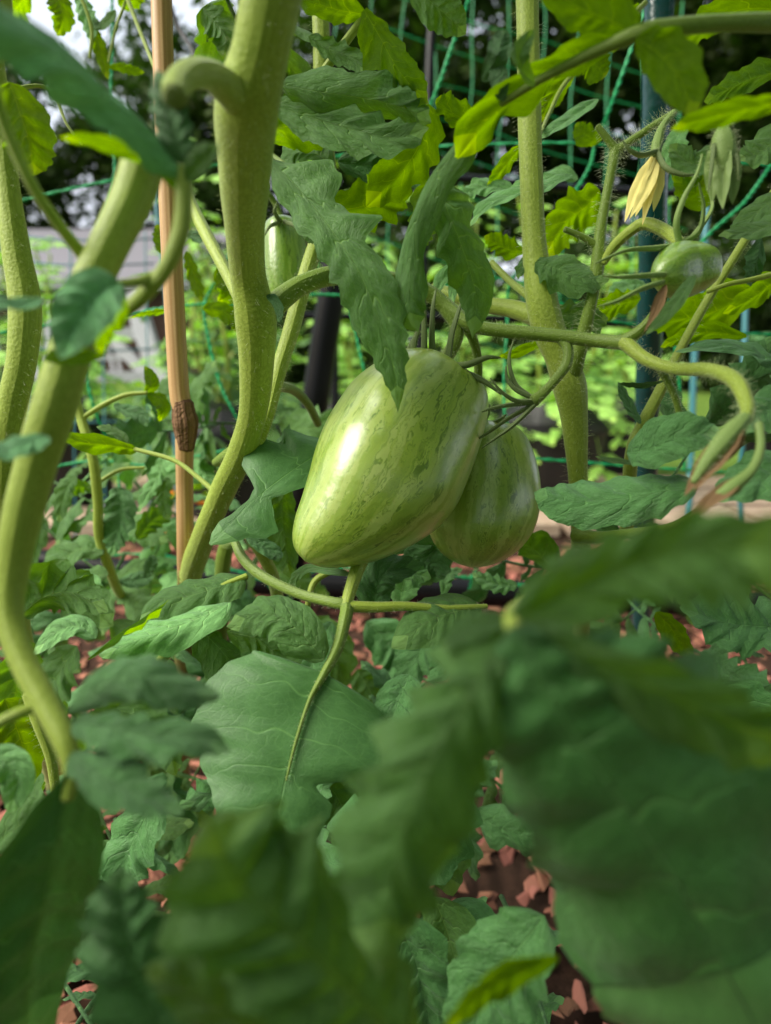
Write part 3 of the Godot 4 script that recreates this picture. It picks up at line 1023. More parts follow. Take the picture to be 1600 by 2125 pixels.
func build_supports() -> void:
	# bamboo stake
	var g := at(388, 1290, 0.42)
	var rows := [[333, -60, 0.315, 43], [343, 250, 0.325, 42], [358, 560, 0.335, 42], [371, 800, 0.345, 41], [380, 850, 0.347, 41]]
	var rows2 := [[383, 905, 0.352, 38], [383, 1000, 0.36, 35], [385, 1150, 0.376, 35], [386, 1260, 0.43, 33], [382, 1400, 0.53, 29]]
	var foot := at(376, 1560, 0.73)
	var t := thing("bamboo_stake", "tan bamboo cane stake with a ragged brown joint", "stake", Vector3(foot.x, 0.0, foot.z))
	stem("cane", rows, M.bamboo, t, {"sides": 22, "ridge": 0.006, "wob": 0.004})
	rows2.append([376, 1560, 0.74, 22])
	stem("cane", rows2, M.bamboo, t, {"sides": 22, "ridge": 0.006, "wob": 0.004})
	stem("joint", [[380, 835, 0.346, 40], [382, 858, 0.347, 45], [385, 875, 0.348, 50], [386, 895, 0.35, 46], [386, 930, 0.353, 36]], M.bamboo_node, t, {"sides": 22, "ridge": 0.06, "ridges": 7, "wob": 0.03})
	# teal garden stake
	foot = at(1325, 1500, 0.80)
	t = thing("garden_stake", "thick dark teal plastic coated garden stake", "stake", Vector3(foot.x, 0, foot.z))
	var st := []
	for k in 30:
		var f := k / 29.0
		st.append([lerpf(1370, 1325, f), lerpf(-60, 1500, f), lerpf(0.40, 0.81, f * f), lerpf(57, 30, f * f) * (1.06 if k % 3 == 1 else 1.0)])
	stem("rod", st, M.green_stake, t, {"sides": 24, "per": 5, "ridge": 0.02, "ridges": 6, "wob": 0.0})
	# thin teal rods
	for k in 3:
		var q: Array = [[[312, 330, 1.25, 9], [330, 480, 1.25, 9], [352, 700, 1.25, 9], [380, 1240, 1.25, 9]], [[1470, 380, 1.1, 13], [1458, 560, 1.1, 13], [1442, 720, 1.1, 13], [1425, 1230, 1.12, 12]], [[1400, 1020, 0.95, 10], [1402, 830, 0.95, 10], [1396, 780, 0.95, 10], [1392, 1280, 0.98, 10]]][k]
		if k == 2:
			q = [[1548, 590, 1.0, 11], [1545, 700, 1.0, 11], [1540, 900, 1.0, 11], [1532, 1290, 1.09, 10]]
		foot = at(q[3][0], q[3][1], q[3][2])
		t = thing("thin_rod", ["thin blue-green rod behind the bamboo stake", "pale turquoise thin rod right of the teal garden stake", "short turquoise thin rod at the right edge"][k], "rod", Vector3(foot.x, foot.y, foot.z), "thin turquoise rods")
		stem("rod", q, M.teal_wire, t, {"sides": 8, "ridge": 0.0, "wob": 0.0})
	# black pipe frame: leaning post and rails
	foot = at(597, 1270, 1.12)
	t = thing("black_post", "leaning black plastic pipe post left of the large tomato", "post", Vector3(foot.x, foot.y, foot.z))
	stem("pipe", [[712, 430, 0.98, 58], [690, 600, 1.0, 58], [668, 740, 1.02, 57], [648, 880, 1.04, 57], [610, 1150, 1.10, 54], [596, 1285, 1.13, 52]], M.black_pipe, t, {"sides": 22, "ridge": 0.0, "wob": 0.0})
	var rails := [["black_pipe", "shiny black pipe lying low behind the tomatoes above the mulch", [[-60, 1148, 1.12, 52], [320, 1192, 1.10, 52], [700, 1218, 1.08, 56], [1050, 1232, 1.06, 58], [1700, 1262, 1.04, 60]]],
		["black_pipe", "thin black pipe crossing behind the netting, upper right", [[880, 366, 1.35, 17], [1000, 374, 1.35, 17], [1200, 392, 1.35, 17], [1420, 402, 1.35, 17]]],
		["black_pipe", "thin black pipe crossing behind the long fruit stalk", [[600, 655, 1.4, 16], [760, 658, 1.4, 16], [1000, 660, 1.4, 16], [1180, 668, 1.4, 16], [1420, 676, 1.4, 16]]],
		["black_pipe", "thin black upright pipe behind the upper netting", [[905, -40, 1.35, 20], [893, 120, 1.35, 19], [885, 370, 1.35, 18], [872, 700, 1.36, 18], [862, 1190, 1.4, 18]]],
		["black_pipe", "thin black upright pipe behind the small fruit and pale stems", [[684, -40, 1.3, 18], [686, 200, 1.3, 18], [690, 500, 1.3, 18], [700, 1200, 1.3, 18]]],
		["irrigation_tube", "thin black irrigation tube slanting beside the bamboo stake", [[352, 10, 0.75, 10], [372, 60, 0.75, 10], [400, 105, 0.74, 10], [440, 190, 0.73, 10], [500, 330, 0.72, 10]]]]
	for k in rails:
		var c: Array = k[2][0]
		var bp := at(c[0], c[1], c[2])
		t = thing(k[0], k[1], "pipe", bp, "black pipes of the trellis frame")
		stem("pipe", k[2], M.black_pipe, t, {"sides": 16, "ridge": 0.0, "wob": 0.0})
	# near netting
	var nb := at(800, 1190, 0.66)
	t = thing("trellis_netting", "wide green cord netting strung behind the tomato stems", "netting", nb)
	var D := 0.60
	cord(t, [[-60, 450, D], [50, 415, D], [235, 374, D], [420, 345, 0.61], [640, 330, 0.62], [820, 310, 0.62], [1020, 299, D], [1235, 299, 0.58], [1400, 326, 0.58], [1480, 334, 0.58], [1700, 350, 0.58]], 6.0)
	cord(t, [[-60, 700, D], [120, 672, D], [270, 650, D, 8], [360, 637, D], [425, 631, D], [520, 631, D], [640, 612, D], [725, 612, D], [880, 600, D], [1060, 580, D], [1200, 650, D], [1250, 664, D], [1400, 682, D], [1545, 692, D], [1700, 700, D]], 6.0)
	cord(t, [[-60, 990, 0.62], [110, 968, 0.62], [175, 958, 0.62], [243, 958, 0.62], [310, 966, 0.62], [400, 948, 0.62], [520, 930, 0.62], [700, 940, 0.63], [900, 945, 0.63], [1085, 951, 0.62], [1240, 962, 0.62], [1420, 975, 0.62], [1700, 990, 0.62]], 6.0)
	cord(t, [[-60, 1200, 0.70], [260, 1150, 0.70], [470, 1180, 0.70], [540, 1202, 0.70], [600, 1203, 0.70], [680, 1180, 0.70], [860, 1186, 0.70], [980, 1200, 0.70], [1080, 1215, 0.70], [1300, 1230, 0.70]], 6.0)
	cord(t, [[232, -60, D], [233, 20, D], [232, 120, D], [228, 240, D], [236, 374, D], [180, 560, D], [165, 700, D], [176, 770, D, 8], [200, 860, D], [243, 958, 0.62], [252, 1030, 0.62], [300, 1130, 0.66], [320, 1210, 0.70], [328, 1260, 0.74]], 6.0)
	cord(t, [[560, 330, 0.62], [500, 480, D], [460, 560, D], [425, 631, D], [432, 700, D, 7], [458, 800, D, 7], [490, 865, D], [520, 930, 0.62], [545, 1100, 0.68], [560, 1220, 0.72]], 6.0)
	cord(t, [[990, -60, 0.58], [966, 20, 0.58, 8], [935, 105, 0.58, 8], [905, 190, 0.58, 8], [860, 280, 0.6], [820, 320, 0.62], [740, 480, D], [725, 612, D], [740, 700, D], [765, 800, D], [820, 950, 0.63], [840, 1100, 0.68], [860, 1200, 0.72]], 6.0)
	cord(t, [[1345, 0, 0.57], [1300, 130, 0.57, 8], [1262, 235, 0.57, 8], [1236, 298, 0.58, 8], [1222, 350, 0.58, 8], [1175, 425, 0.58, 8], [1125, 505, 0.58], [1060, 585, D], [1052, 680, D], [1046, 800, D], [1052, 880, D], [1085, 951, 0.62], [1040, 1080, 0.66], [985, 1190, 0.70], [970, 1250, 0.72]], 6.0)
	cord(t, [[1620, 310, 0.57], [1585, 365, 0.57, 8], [1540, 425, 0.57, 8], [1466, 492, 0.58, 8], [1420, 560, 0.59], [1400, 682, D], [1410, 800, D], [1420, 975, 0.62]], 6.0)
	for k in [[425, 631, D], [725, 613, D], [1235, 299, 0.575], [243, 959, 0.615], [1060, 582, D], [1085, 951, 0.615], [980, 1198, 0.70]]:
		knot(t, k[0], k[1], k[2])
	# far finer netting
	var fb := at(1100, 1000, 1.5)
	t = thing("fine_netting", "fine green mesh netting in front of the dark trees", "netting", fb)
	for k in 11:
		var x := 700.0 + k * 72.0
		var r := []
		for q in 7:
			var y := -60.0 + q * 110.0
			r.append([x - q * 7.0 + 6.0 * sin(q * 1.9 + k), y + 0.1 * x - 80.0, 1.5 + 0.01 * sin(q + k), 2.4])
		cord2(t, r)
	for k in 11:
		var y := -60.0 + k * 74.0
		var r := []
		for q in 8:
			var x := 690.0 + q * 105.0
			r.append([x, y + q * 32.0 - 60.0 + 5.0 * sin(q * 2.3 + k), 1.5 + 0.01 * sin(q * 1.3 + k), 2.4])
		cord2(t, r)
	# wire cage at the left
	var wb := at(160, 1150, 1.35)
	wb.y = 0.0
	t = thing("wire_cage", "thin teal wire plant cage behind the left stems", "cage", wb)
	for k in 4:
		var x: float = [60, 150, 213, 305][k]
		stem("wire", [[x - 4, 480, 1.35, 4], [x, 700, 1.35, 4], [x + 4, 900, 1.35, 4], [x + 7, 1160, 1.38, 4]], M.teal_wire, t, {"sides": 6, "ridge": 0.0, "wob": 0.0})
	for y in [493, 545, 722, 870]:
		stem("wire", [[20, y - 6, 1.36, 4], [110, y + 4, 1.30, 4], [210, y + 6, 1.29, 4], [320, y + 2, 1.36, 4]], M.teal_wire, t, {"sides": 6, "ridge": 0.0, "wob": 0.0})

func cord2(parent: Node, rows: Array) -> void:
	stem("cord", rows, M.net, parent, {"sides": 5, "per": 3, "ridge": 0.0, "wob": 0.0})

func build_plants() -> void:
	plant_center()
	plant_left()
	plant_right()
	plant_small_left()
	plant_far_right()

func plant_center() -> void:
	var foot := at(372, 1650, 0.66)
	var t := thing("tomato_plant", "tomato plant whose thick hairy centre stem carries the large striped fruit", "tomato plant", Vector3(foot.x, 0, foot.z), "tomato plants in the bed")
	stand.append(t)
	stem("main_stem", [[575, -60, 0.172, 122], [558, 20, 0.176, 118], [540, 110, 0.182, 118], [517, 200, 0.19, 132], [510, 260, 0.20, 128], [509, 350, 0.215, 108], [508, 450, 0.235, 86], [514, 560, 0.258, 75], [530, 655, 0.27, 84], [533, 740, 0.28, 73], [526, 850, 0.295, 60], [502, 935, 0.31, 56], [466, 1010, 0.325, 52], [432, 1090, 0.345, 50], [405, 1160, 0.37, 48], [394, 1200, 0.385, 46]], M.stem, t, {"hair": 1500, "sides": 20})
	stem("stem_base", [[394, 1190, 0.383, 47], [390, 1230, 0.40, 45], [386, 1340, 0.44, 44], [379, 1480, 0.52, 41], [374, 1600, 0.62, 38], [372, 1660, 0.67, 38]], M.stem_woody, t, {"hair": 300})
	stem("side_shoot", [[512, 225, 0.192, 80], [480, 190, 0.183, 68], [440, 158, 0.172, 60], [400, 152, 0.160, 58], [368, 175, 0.150, 58], [362, 200, 0.144, 52]], M.stem, t, {"hair": 120})
	# truss stalk: from the main stem behind the centre leaf to the right
	stem("fruit_stalk", [[545, 660, 0.272, 50], [585, 620, 0.274, 46], [630, 590, 0.278, 42], [690, 572, 0.285, 40], [760, 575, 0.292, 36], [840, 588, 0.297, 34], [890, 608, 0.298, 34], [930, 640, 0.297, 34], [980, 675, 0.292, 30], [1050, 687, 0.287, 28], [1140, 695, 0.28, 28], [1230, 706, 0.272, 28], [1300, 712, 0.262, 32]], M.stem_dark, t, {"hair": 1100, "hl": 0.0022})
	stem("fruit_stalk", [[1296, 708, 0.262, 28], [1330, 685, 0.258, 22], [1360, 650, 0.254, 20], [1385, 600, 0.25, 17], [1400, 570, 0.248, 15]], M.stem_dark, t, {"hair": 150})
	stem("fruit_stalk", [[1296, 710, 0.262, 30], [1340, 745, 0.252, 27], [1400, 765, 0.240, 26], [1470, 768, 0.222, 30], [1525, 790, 0.205, 33], [1550, 840, 0.196, 30], [1548, 870, 0.192, 24]], M.stem, t, {"hair": 500, "hl": 0.003})
	stem("fruit_stalk", [[1360, 750, 0.25, 18], [1390, 800, 0.252, 15], [1408, 850, 0.254, 14], [1412, 910, 0.256, 12]], M.stem_dark, t, {"hair": 160})
	# bent fruit pedicels
	stem("fruit_stalk", [[925, 640, 0.297, 30], [945, 670, 0.296, 28], [948, 700, 0.296, 27], [930, 735, 0.298, 30], [905, 765, 0.30, 34]], M.stem_dark, t, {"hair": 350, "hl": 0.002})
	stem("fruit_stalk", [[955, 660, 0.30, 24], [980, 700, 0.305, 20], [992, 750, 0.315, 18], [992, 810, 0.325, 18], [1000, 880, 0.335, 17]], M.stem_dark, t, {"hair": 200})
	# curled old truss stub with four bare sepals, beside the fruit
	stem("fruit_stalk", [[1160, 700, 0.279, 20], [1178, 722, 0.277, 21], [1176, 755, 0.276, 21], [1155, 785, 0.276, 20], [1128, 815, 0.276, 20], [1108, 832, 0.276, 26]], M.stem_dark, t, {"hair": 280, "hl": 0.0022})
	sepals(t, [[[1112, 832, 0.276], [1072, 832, 0.274], [1040, 812, 0.272], [1018, 785, 0.271]], [[1106, 826, 0.277], [1070, 808, 0.278], [1052, 785, 0.279], [1050, 760, 0.279]], [[1098, 822, 0.278], [1068, 795, 0.28], [1056, 745, 0.281], [1066, 705, 0.281]],
		[[1108, 836, 0.276], [1060, 840, 0.277], [1020, 848, 0.278], [1000, 855, 0.279]], [[1112, 838, 0.276], [1060, 865, 0.28], [1010, 900, 0.283], [990, 912, 0.284]], [[1110, 840, 0.276], [1062, 885, 0.276], [1030, 908, 0.277], [1000, 930, 0.278]]], M.sepal, 11.0)
	# second pale stem behind
	stem("branch", [[690, 420, 0.33, 30], [655, 510, 0.325, 33], [630, 590, 0.32, 34], [603, 690, 0.315, 34], [578, 770, 0.31, 32], [556, 860, 0.308, 28], [535, 920, 0.308, 24]], M.stem, t, {"hair": 500})
	stem("branch", [[645, 560, 0.34, 16], [615, 680, 0.335, 14], [585, 780, 0.33, 14], [560, 860, 0.325, 13]], M.stem, t, {"hair": 160})
	stem("branch", [[385, 390, 0.33, 18], [400, 430, 0.325, 24], [430, 490, 0.315, 27], [475, 575, 0.30, 26], [505, 640, 0.285, 24]], M.stem, t, {"hair": 160})
	stem("branch", [[570, 800, 0.33, 22], [610, 810, 0.36, 20], [640, 840, 0.38, 18], [660, 880, 0.40, 16]], M.stem_dark, t)
	stem("branch", [[505, 925, 0.315, 26], [470, 945, 0.33, 24], [448, 960, 0.34, 18]], M.stem_dark, t)
	# leaflet curled at the stem node
	leaf(t, [[552, 612, 0.262], [572, 625, 0.258], [580, 650, 0.258], [576, 668, 0.26]], 14.0, 12.0, {"r": 30.0, "rows": 16, "m": "leaf_deep"})
	# centre hanging leaf
	var c := compound(t)
	leaf(c, [[560, 330, 0.268], [625, 398, 0.262], [690, 480, 0.255], [748, 570, 0.250], [795, 690, 0.247], [822, 790, 0.247], [826, 858, 0.25]],
		[[0, 4], [0.05, 40], [0.10, 95], [0.16, 120], [0.21, 45], [0.26, 70], [0.32, 112], [0.36, 50], [0.45, 66], [0.55, 70], [0.65, 50], [0.8, 24], [0.92, 8], [1, 0]],
		[[0, 4], [0.08, 45], [0.2, 62], [0.3, 58], [0.42, 66], [0.55, 62], [0.7, 40], [0.85, 20], [0.93, 7], [1, 0]], {"name": "leaflet", "f": 10.0, "c": -0.3, "n": 11.0, "d": 0.15, "rp": 0.07, "rows": 90, "half": 9, "sw": 0.06, "q": 0.07})
	leaf(c, [[648, 445, 0.27], [640, 480, 0.272], [655, 505, 0.272]], 22.0, 18.0, {"name": "leaflet", "r": 40.0, "rows": 20, "m": "leaf"})
	stem("leaf_stalk", [[556, 322, 0.27, 9], [600, 372, 0.266, 8], [650, 432, 0.26, 7]], M.stem_dark, c, {"sides": 8})
	# leaf right of it (long folded blade from the upper right)
	c = compound(t)
	leaf(c, [[1010, 235, 0.215], [950, 305, 0.225], [895, 385, 0.235], [862, 470, 0.243], [850, 560, 0.248], [848, 640, 0.25], [868, 690, 0.252]], [[0, 10], [0.1, 42], [0.3, 48], [0.45, 30], [0.6, 48], [0.8, 40], [1, 0]], [[0, 10], [0.1, 30], [0.3, 42], [0.5, 48], [0.7, 38], [0.85, 32], [1, 0]], {"name": "leaflet", "r": 12.0, "f": -22.0, "c": -0.2, "rp": 0.12, "rows": 60, "half": 7, "d": 0.14})
	leaf(c, [[900, 365, 0.245], [930, 440, 0.248], [965, 530, 0.252], [988, 620, 0.258], [980, 705, 0.262]], [[0, 10], [0.1, 60], [0.2, 98], [0.26, 50], [0.4, 66], [0.6, 52], [0.8, 28], [1, 0]], [[0, 10], [0.15, 36], [0.35, 58], [0.55, 52], [0.75, 32], [1, 0]], {"name": "leaflet", "r": -8.0, "f": -14.0, "n": 7.0, "d": 0.16, "rows": 60, "half": 7, "m": "leaf", "sw": 0.1})
	leaf(c, [[895, 375, 0.262], [885, 410, 0.262], [880, 470, 0.262], [872, 520, 0.262]], 40.0, 34.0, {"name": "leaflet", "r": 200.0, "d": 0.2, "m": "leaf_young"})
	leaf(c, [[1000, 170, 0.21], [1030, 120, 0.20], [1040, 85, 0.20], [1050, 60, 0.20]], 30.0, 26.0, {"name": "leaflet", "r": 160.0, "d": 0.15, "m": "leaf_deep"})
	# leaves lying across the upper middle
	leaf(t, [[580, 175, 0.275], [660, 190, 0.272, 40], [760, 205, 0.27, 50], [840, 225, 0.268, 55], [895, 255, 0.268, 40]], 62.0, 66.0, {"r": 35.0, "f": -20.0, "n": 6.0, "d": 0.22, "rp": 0.16})
	leaf(t, [[560, 215, 0.285], [650, 245, 0.28], [740, 270, 0.275], [820, 285, 0.272], [890, 265, 0.27]], 50.0, 60.0, {"r": 18.0, "f": 16.0, "n": 6.0, "d": 0.24, "rp": 0.14})
	leaf(t, [[540, 275, 0.30], [600, 262, 0.30], [660, 262, 0.30], [700, 245, 0.30]], 55.0, 48.0, {"r": 165.0, "m": "leaf_young", "d": 0.15})
	leaf(t, [[690, 350, 0.31], [655, 318, 0.31], [610, 320, 0.312], [580, 355, 0.315]], 44.0, 48.0, {"r": 30.0, "d": 0.2})
	leaf(t, [[755, 20, 0.26], [790, 80, 0.262], [830, 150, 0.262], [890, 215, 0.265]], [[0, 8], [0.1, 40], [0.3, 70], [0.36, 40], [0.5, 72], [0.58, 40], [0.7, 50], [0.85, 26], [1, 0]], [[0, 8], [0.15, 26], [0.4, 40], [0.7, 34], [1, 0]], {"r": 168.0, "m": "leaf_young", "n": 7.0, "d": 0.16, "rows": 60})
	leaf(t, [[760, 30, 0.27], [700, 20, 0.27], [640, 0, 0.272], [590, -30, 0.275]], 45.0, 40.0, {"r": 160.0, "m": "leaf_young"})
	leaf(t, [[850, -40, 0.25], [890, 0, 0.25], [930, 35, 0.252], [966, 72, 0.255]], 44.0, 42.0, {"r": 170.0, "d": 0.1, "m": "leaf"})
	leaf(t, [[640, 75, 0.275], [690, 105, 0.274], [730, 120, 0.273], [760, 155, 0.272]], 26.0, 28.0, {"r": 150.0, "m": "leaf", "d": 0.25})
	leaf(t, [[660, 440, 0.32], [745, 430, 0.318], [800, 400, 0.315], [840, 330, 0.312]], 75.0, 60.0, {"r": 175.0, "m": "leaf_young", "d": 0.25})
	leaf(t, [[890, 215, 0.285], [870, 300, 0.29], [830, 360, 0.295], [760, 430, 0.30]], 70.0, 62.0, {"r": 190.0, "m": "leaf_young", "d": 0.2})
	leaf(t, [[700, 335, 0.32], [770, 345, 0.32], [835, 355, 0.32], [880, 390, 0.32]], 42.0, 40.0, {"r": 40.0, "m": "leaf_deep", "d": 0.2})
	leaf(t, [[1010, 245, 0.275], [960, 245, 0.272], [920, 220, 0.272], [905, 205, 0.272]], 36.0, 30.0, {"r": 170.0, "m": "leaf_young", "d": 0.2, "rp": 0.25})
	stem("branch", [[760, 30, 0.272, 16], [700, 110, 0.28, 18], [640, 190, 0.29, 18]], M.stem, t)
	stem("branch", [[660, -60, 0.31, 34], [666, 60, 0.312, 36], [668, 170, 0.315, 34], [675, 260, 0.32, 30], [690, 420, 0.33, 28]], M.stem, t, {"hair": 200})
	stem("branch", [[545, 310, 0.30, 12], [600, 350, 0.29, 11], [640, 400, 0.285, 9]], M.stem_dark, t)
	# leaf hugging the stem left of the fruit
	leaf(t, [[700, 925, 0.315], [640, 955, 0.305], [575, 1000, 0.296], [520, 1045, 0.29], [475, 1092, 0.286], [436, 1130, 0.284]],
		[[0, 6], [0.1, 30], [0.22, 42], [0.36, 46], [0.46, 34], [0.54, 22], [0.60, 52], [0.66, 84], [0.74, 76], [0.82, 42], [0.92, 22], [1, 4]],
		[[0, 10], [0.1, 50], [0.2, 96], [0.26, 62], [0.34, 124], [0.42, 112], [0.5, 92], [0.56, 22], [0.64, 10], [0.75, 14], [0.84, 24], [0.93, 18], [1, 4]],
		{"f": 3.0, "c": -0.15, "n": 5.0, "d": 0.0, "rp": 0.03, "rows": 80, "half": 8, "sw": -0.05, "m": "leaf_smooth", "q": 0.03})
	leaf(t, [[655, 985, 0.33], [610, 985, 0.33], [590, 940, 0.33], [600, 880, 0.33]], 26.0, 20.0, {"r": 20.0, "m": "leaf_deep"})
	leaf(t, [[590, 1000, 0.34], [585, 1060, 0.34], [592, 1130, 0.34], [602, 1200, 0.34]], 44.0, 38.0, {"r": 170.0, "d": 0.12, "m": "leaf"})
	leaf(t, [[510, 1115, 0.33], [540, 1130, 0.33], [570, 1150, 0.33], [578, 1165, 0.33]], 20.0, 18.0, {"m": "leaf_deep", "d": 0.05})
	# big lower compound leaf
	c = compound(t)
	stem("leaf_stalk", [[485, 1120, 0.30, 16], [505, 1160, 0.292, 20], [545, 1196, 0.285, 23], [620, 1232, 0.277, 23], [690, 1250, 0.27, 24], [718, 1258, 0.268, 26], [715, 1290, 0.262, 25], [700, 1345, 0.255, 23], [672, 1400, 0.2485, 17], [642, 1455, 0.2445, 10], [614, 1540, 0.2365, 7], [594, 1620, 0.2305, 4]], M.stem_dark, c, {"hair": 500, "hl": 0.0012, "ridge": 0.06, "ridges": 4})
	stem("leaf_stalk", [[716, 1258, 0.268, 24], [780, 1260, 0.27, 22], [840, 1258, 0.272, 20], [920, 1262, 0.275, 15], [1010, 1258, 0.28, 10]], M.stem, c, {"hair": 200, "hl": 0.0012})
	stem("leaf_stalk", [[718, 1256, 0.268, 24], [730, 1215, 0.272, 26], [742, 1180, 0.276, 30], [760, 1140, 0.29, 34]], M.stem, c, {"hair": 150, "hl": 0.0012})
	leaf(c, [[668, 1395, 0.25], [640, 1455, 0.246], [612, 1540, 0.238], [592, 1620, 0.232], [575, 1720, 0.226], [560, 1830, 0.222]],
		[[0, 16], [0.02, 110], [0.06, 165], [0.14, 210], [0.28, 225], [0.42, 190], [0.52, 130], [0.58, 66], [0.66, 110], [0.78, 100], [0.9, 50], [1, 0]],
		[[0, 10], [0.02, 100], [0.07, 165], [0.16, 205], [0.3, 235], [0.42, 250], [0.5, 200], [0.58, 190], [0.7, 150], [0.85, 80], [1, 0]], {"name": "leaflet", "up": 0.25, "f": 5.0, "c": -0.22, "d": 0.05, "n": 5.0, "rp": 0.03, "rows": 80, "half": 10, "sw": 0.02, "m": "leaf_smooth", "q": 0.02})
	leaf(c, [[510, 1196, 0.287], [460, 1215, 0.282], [400, 1235, 0.277], [335, 1250, 0.274], [285, 1300, 0.272]], 62.0, 58.0, {"name": "leaflet", "r": 20.0, "f": -8.0, "d": 0.1, "rp": 0.1, "rows": 50})
	leaf(c, [[672, 1372, 0.25], [640, 1330, 0.25], [590, 1285, 0.252], [535, 1275, 0.256], [470, 1300, 0.262]], 62.0, 58.0, {"name": "leaflet", "r": -14.0, "f": -10.0, "d": 0.12, "rp": 0.14, "rows": 50})
	leaf(c, [[1000, 1262, 0.28], [950, 1268, 0.275], [890, 1290, 0.268], [812, 1345, 0.262]], 58.0, 66.0, {"name": "leaflet", "r": 0.0, "f": -8.0, "d": 0.04, "rp": 0.04})
	leaf(c, [[850, 1400, 0.26], [830, 1450, 0.255], [810, 1510, 0.25], [800, 1580, 0.245]], 60.0, 50.0, {"name": "leaflet", "m": "leaf_deep", "d": 0.05})
	leaf(c, [[738, 1195, 0.274], [650, 1180, 0.30], [612, 1200, 0.31], [600, 1240, 0.32]], 14.0, 14.0, {"name": "leaflet"})
	# leaves left below: top sides and undersides
	c = compound(t)
	stem("leaf_stalk", [[512, 1196, 0.287, 14], [470, 1212, 0.284, 12], [420, 1235, 0.28, 10]], M.stem, c)
	stem("leaf_stalk", [[395, 1310, 0.30, 26], [370, 1330, 0.285, 24], [335, 1370, 0.27, 22], [300, 1420, 0.26, 20]], M.stem, c)
	leaf(c, [[480, 1250, 0.275], [420, 1280, 0.268], [340, 1310, 0.262], [270, 1335, 0.258], [205, 1360, 0.256]], 58.0, 50.0, {"name": "leaflet", "r": 25.0, "f": -6.0, "d": 0.1, "rp": 0.12, "rows": 50, "m": "leaf_pale"})
	leaf(c, [[410, 1300, 0.28], [450, 1340, 0.276], [490, 1385, 0.272], [530, 1430, 0.27]], 60.0, 30.0, {"name": "leaflet", "r": 160.0, "f": 14.0, "d": 0.2, "rp": 0.12, "rows": 50, "m": "leaf"})
	leaf(c, [[470, 1310, 0.30], [540, 1330, 0.298], [590, 1380, 0.296], [635, 1420, 0.295]], 62.0, 60.0, {"name": "leaflet", "r": 165.0, "d": 0.3, "rp": 0.1, "rows": 50, "m": "leaf"})
	leaf(c, [[180, 1370, 0.25], [240, 1320, 0.25], [300, 1280, 0.252], [350, 1245, 0.256]], 22.0, 40.0, {"name": "leaflet", "r": 100.0, "f": 30.0, "d": 0.2, "rp": 0.2, "m": "leaf_young"})
	leaf(c, [[200, 1325, 0.25], [165, 1300, 0.25], [120, 1310, 0.248], [68, 1360, 0.246]], 30.0, 28.0, {"name": "leaflet", "r": 10.0, "d": 0.04, "m": "leaf_pale"})
	leaf(c, [[690, 1290, 0.34], [660, 1340, 0.34], [640, 1400, 0.34], [620, 1450, 0.34]], 50.0, 40.0, {"name": "leaflet", "m": "leaf_deep"})
	# leaves in the shade under the fruit
	leaf(t, [[770, 1265, 0.30], [778, 1230, 0.30], [800, 1190, 0.302], [880, 1170, 0.31]], 48.0, 40.0, {"r": 20.0, "m": "leaf_deep", "d": 0.1})
	leaf(t, [[830, 1255, 0.32], [835, 1220, 0.32], [850, 1190, 0.32], [895, 1200, 0.32]], 40.0, 40.0, {"r": 10.0, "m": "leaf_pale", "d": 0.15})
	leaf(t, [[840, 1140, 0.33], [875, 1165, 0.33], [900, 1180, 0.33], [905, 1210, 0.33]], 46.0, 40.0, {"r": 30.0, "m": "leaf_deep", "d": 0.15})
	leaf(t, [[920, 1240, 0.34], [925, 1210, 0.34], [935, 1190, 0.345], [960, 1180, 0.35]], 16.0, 16.0, {"m": "leaf_pale"})
	leaf(t, [[1075, 1215, 0.36], [1040, 1215, 0.36], [1010, 1205, 0.36], [980, 1190, 0.36]], 26.0, 24.0, {"m": "leaf_pale", "d": 0.25})
	stem("branch", [[700, 1180, 0.33, 12], [655, 1205, 0.33, 14], [640, 1250, 0.33, 13], [630, 1320, 0.36, 12]], M.stem, t)
	stem("branch", [[520, 1110, 0.35, 30], [545, 1150, 0.36, 28], [570, 1210, 0.38, 26], [580, 1290, 0.42, 24], [575, 1400, 0.47, 22], [570, 1560, 0.54, 22]], M.stem, t, {"hair": 150})
	stem("branch", [[470, 1130, 0.42, 30], [462, 1180, 0.43, 32], [458, 1300, 0.46, 30], [452, 1560, 0.56, 28]], M.stem_dark, t)

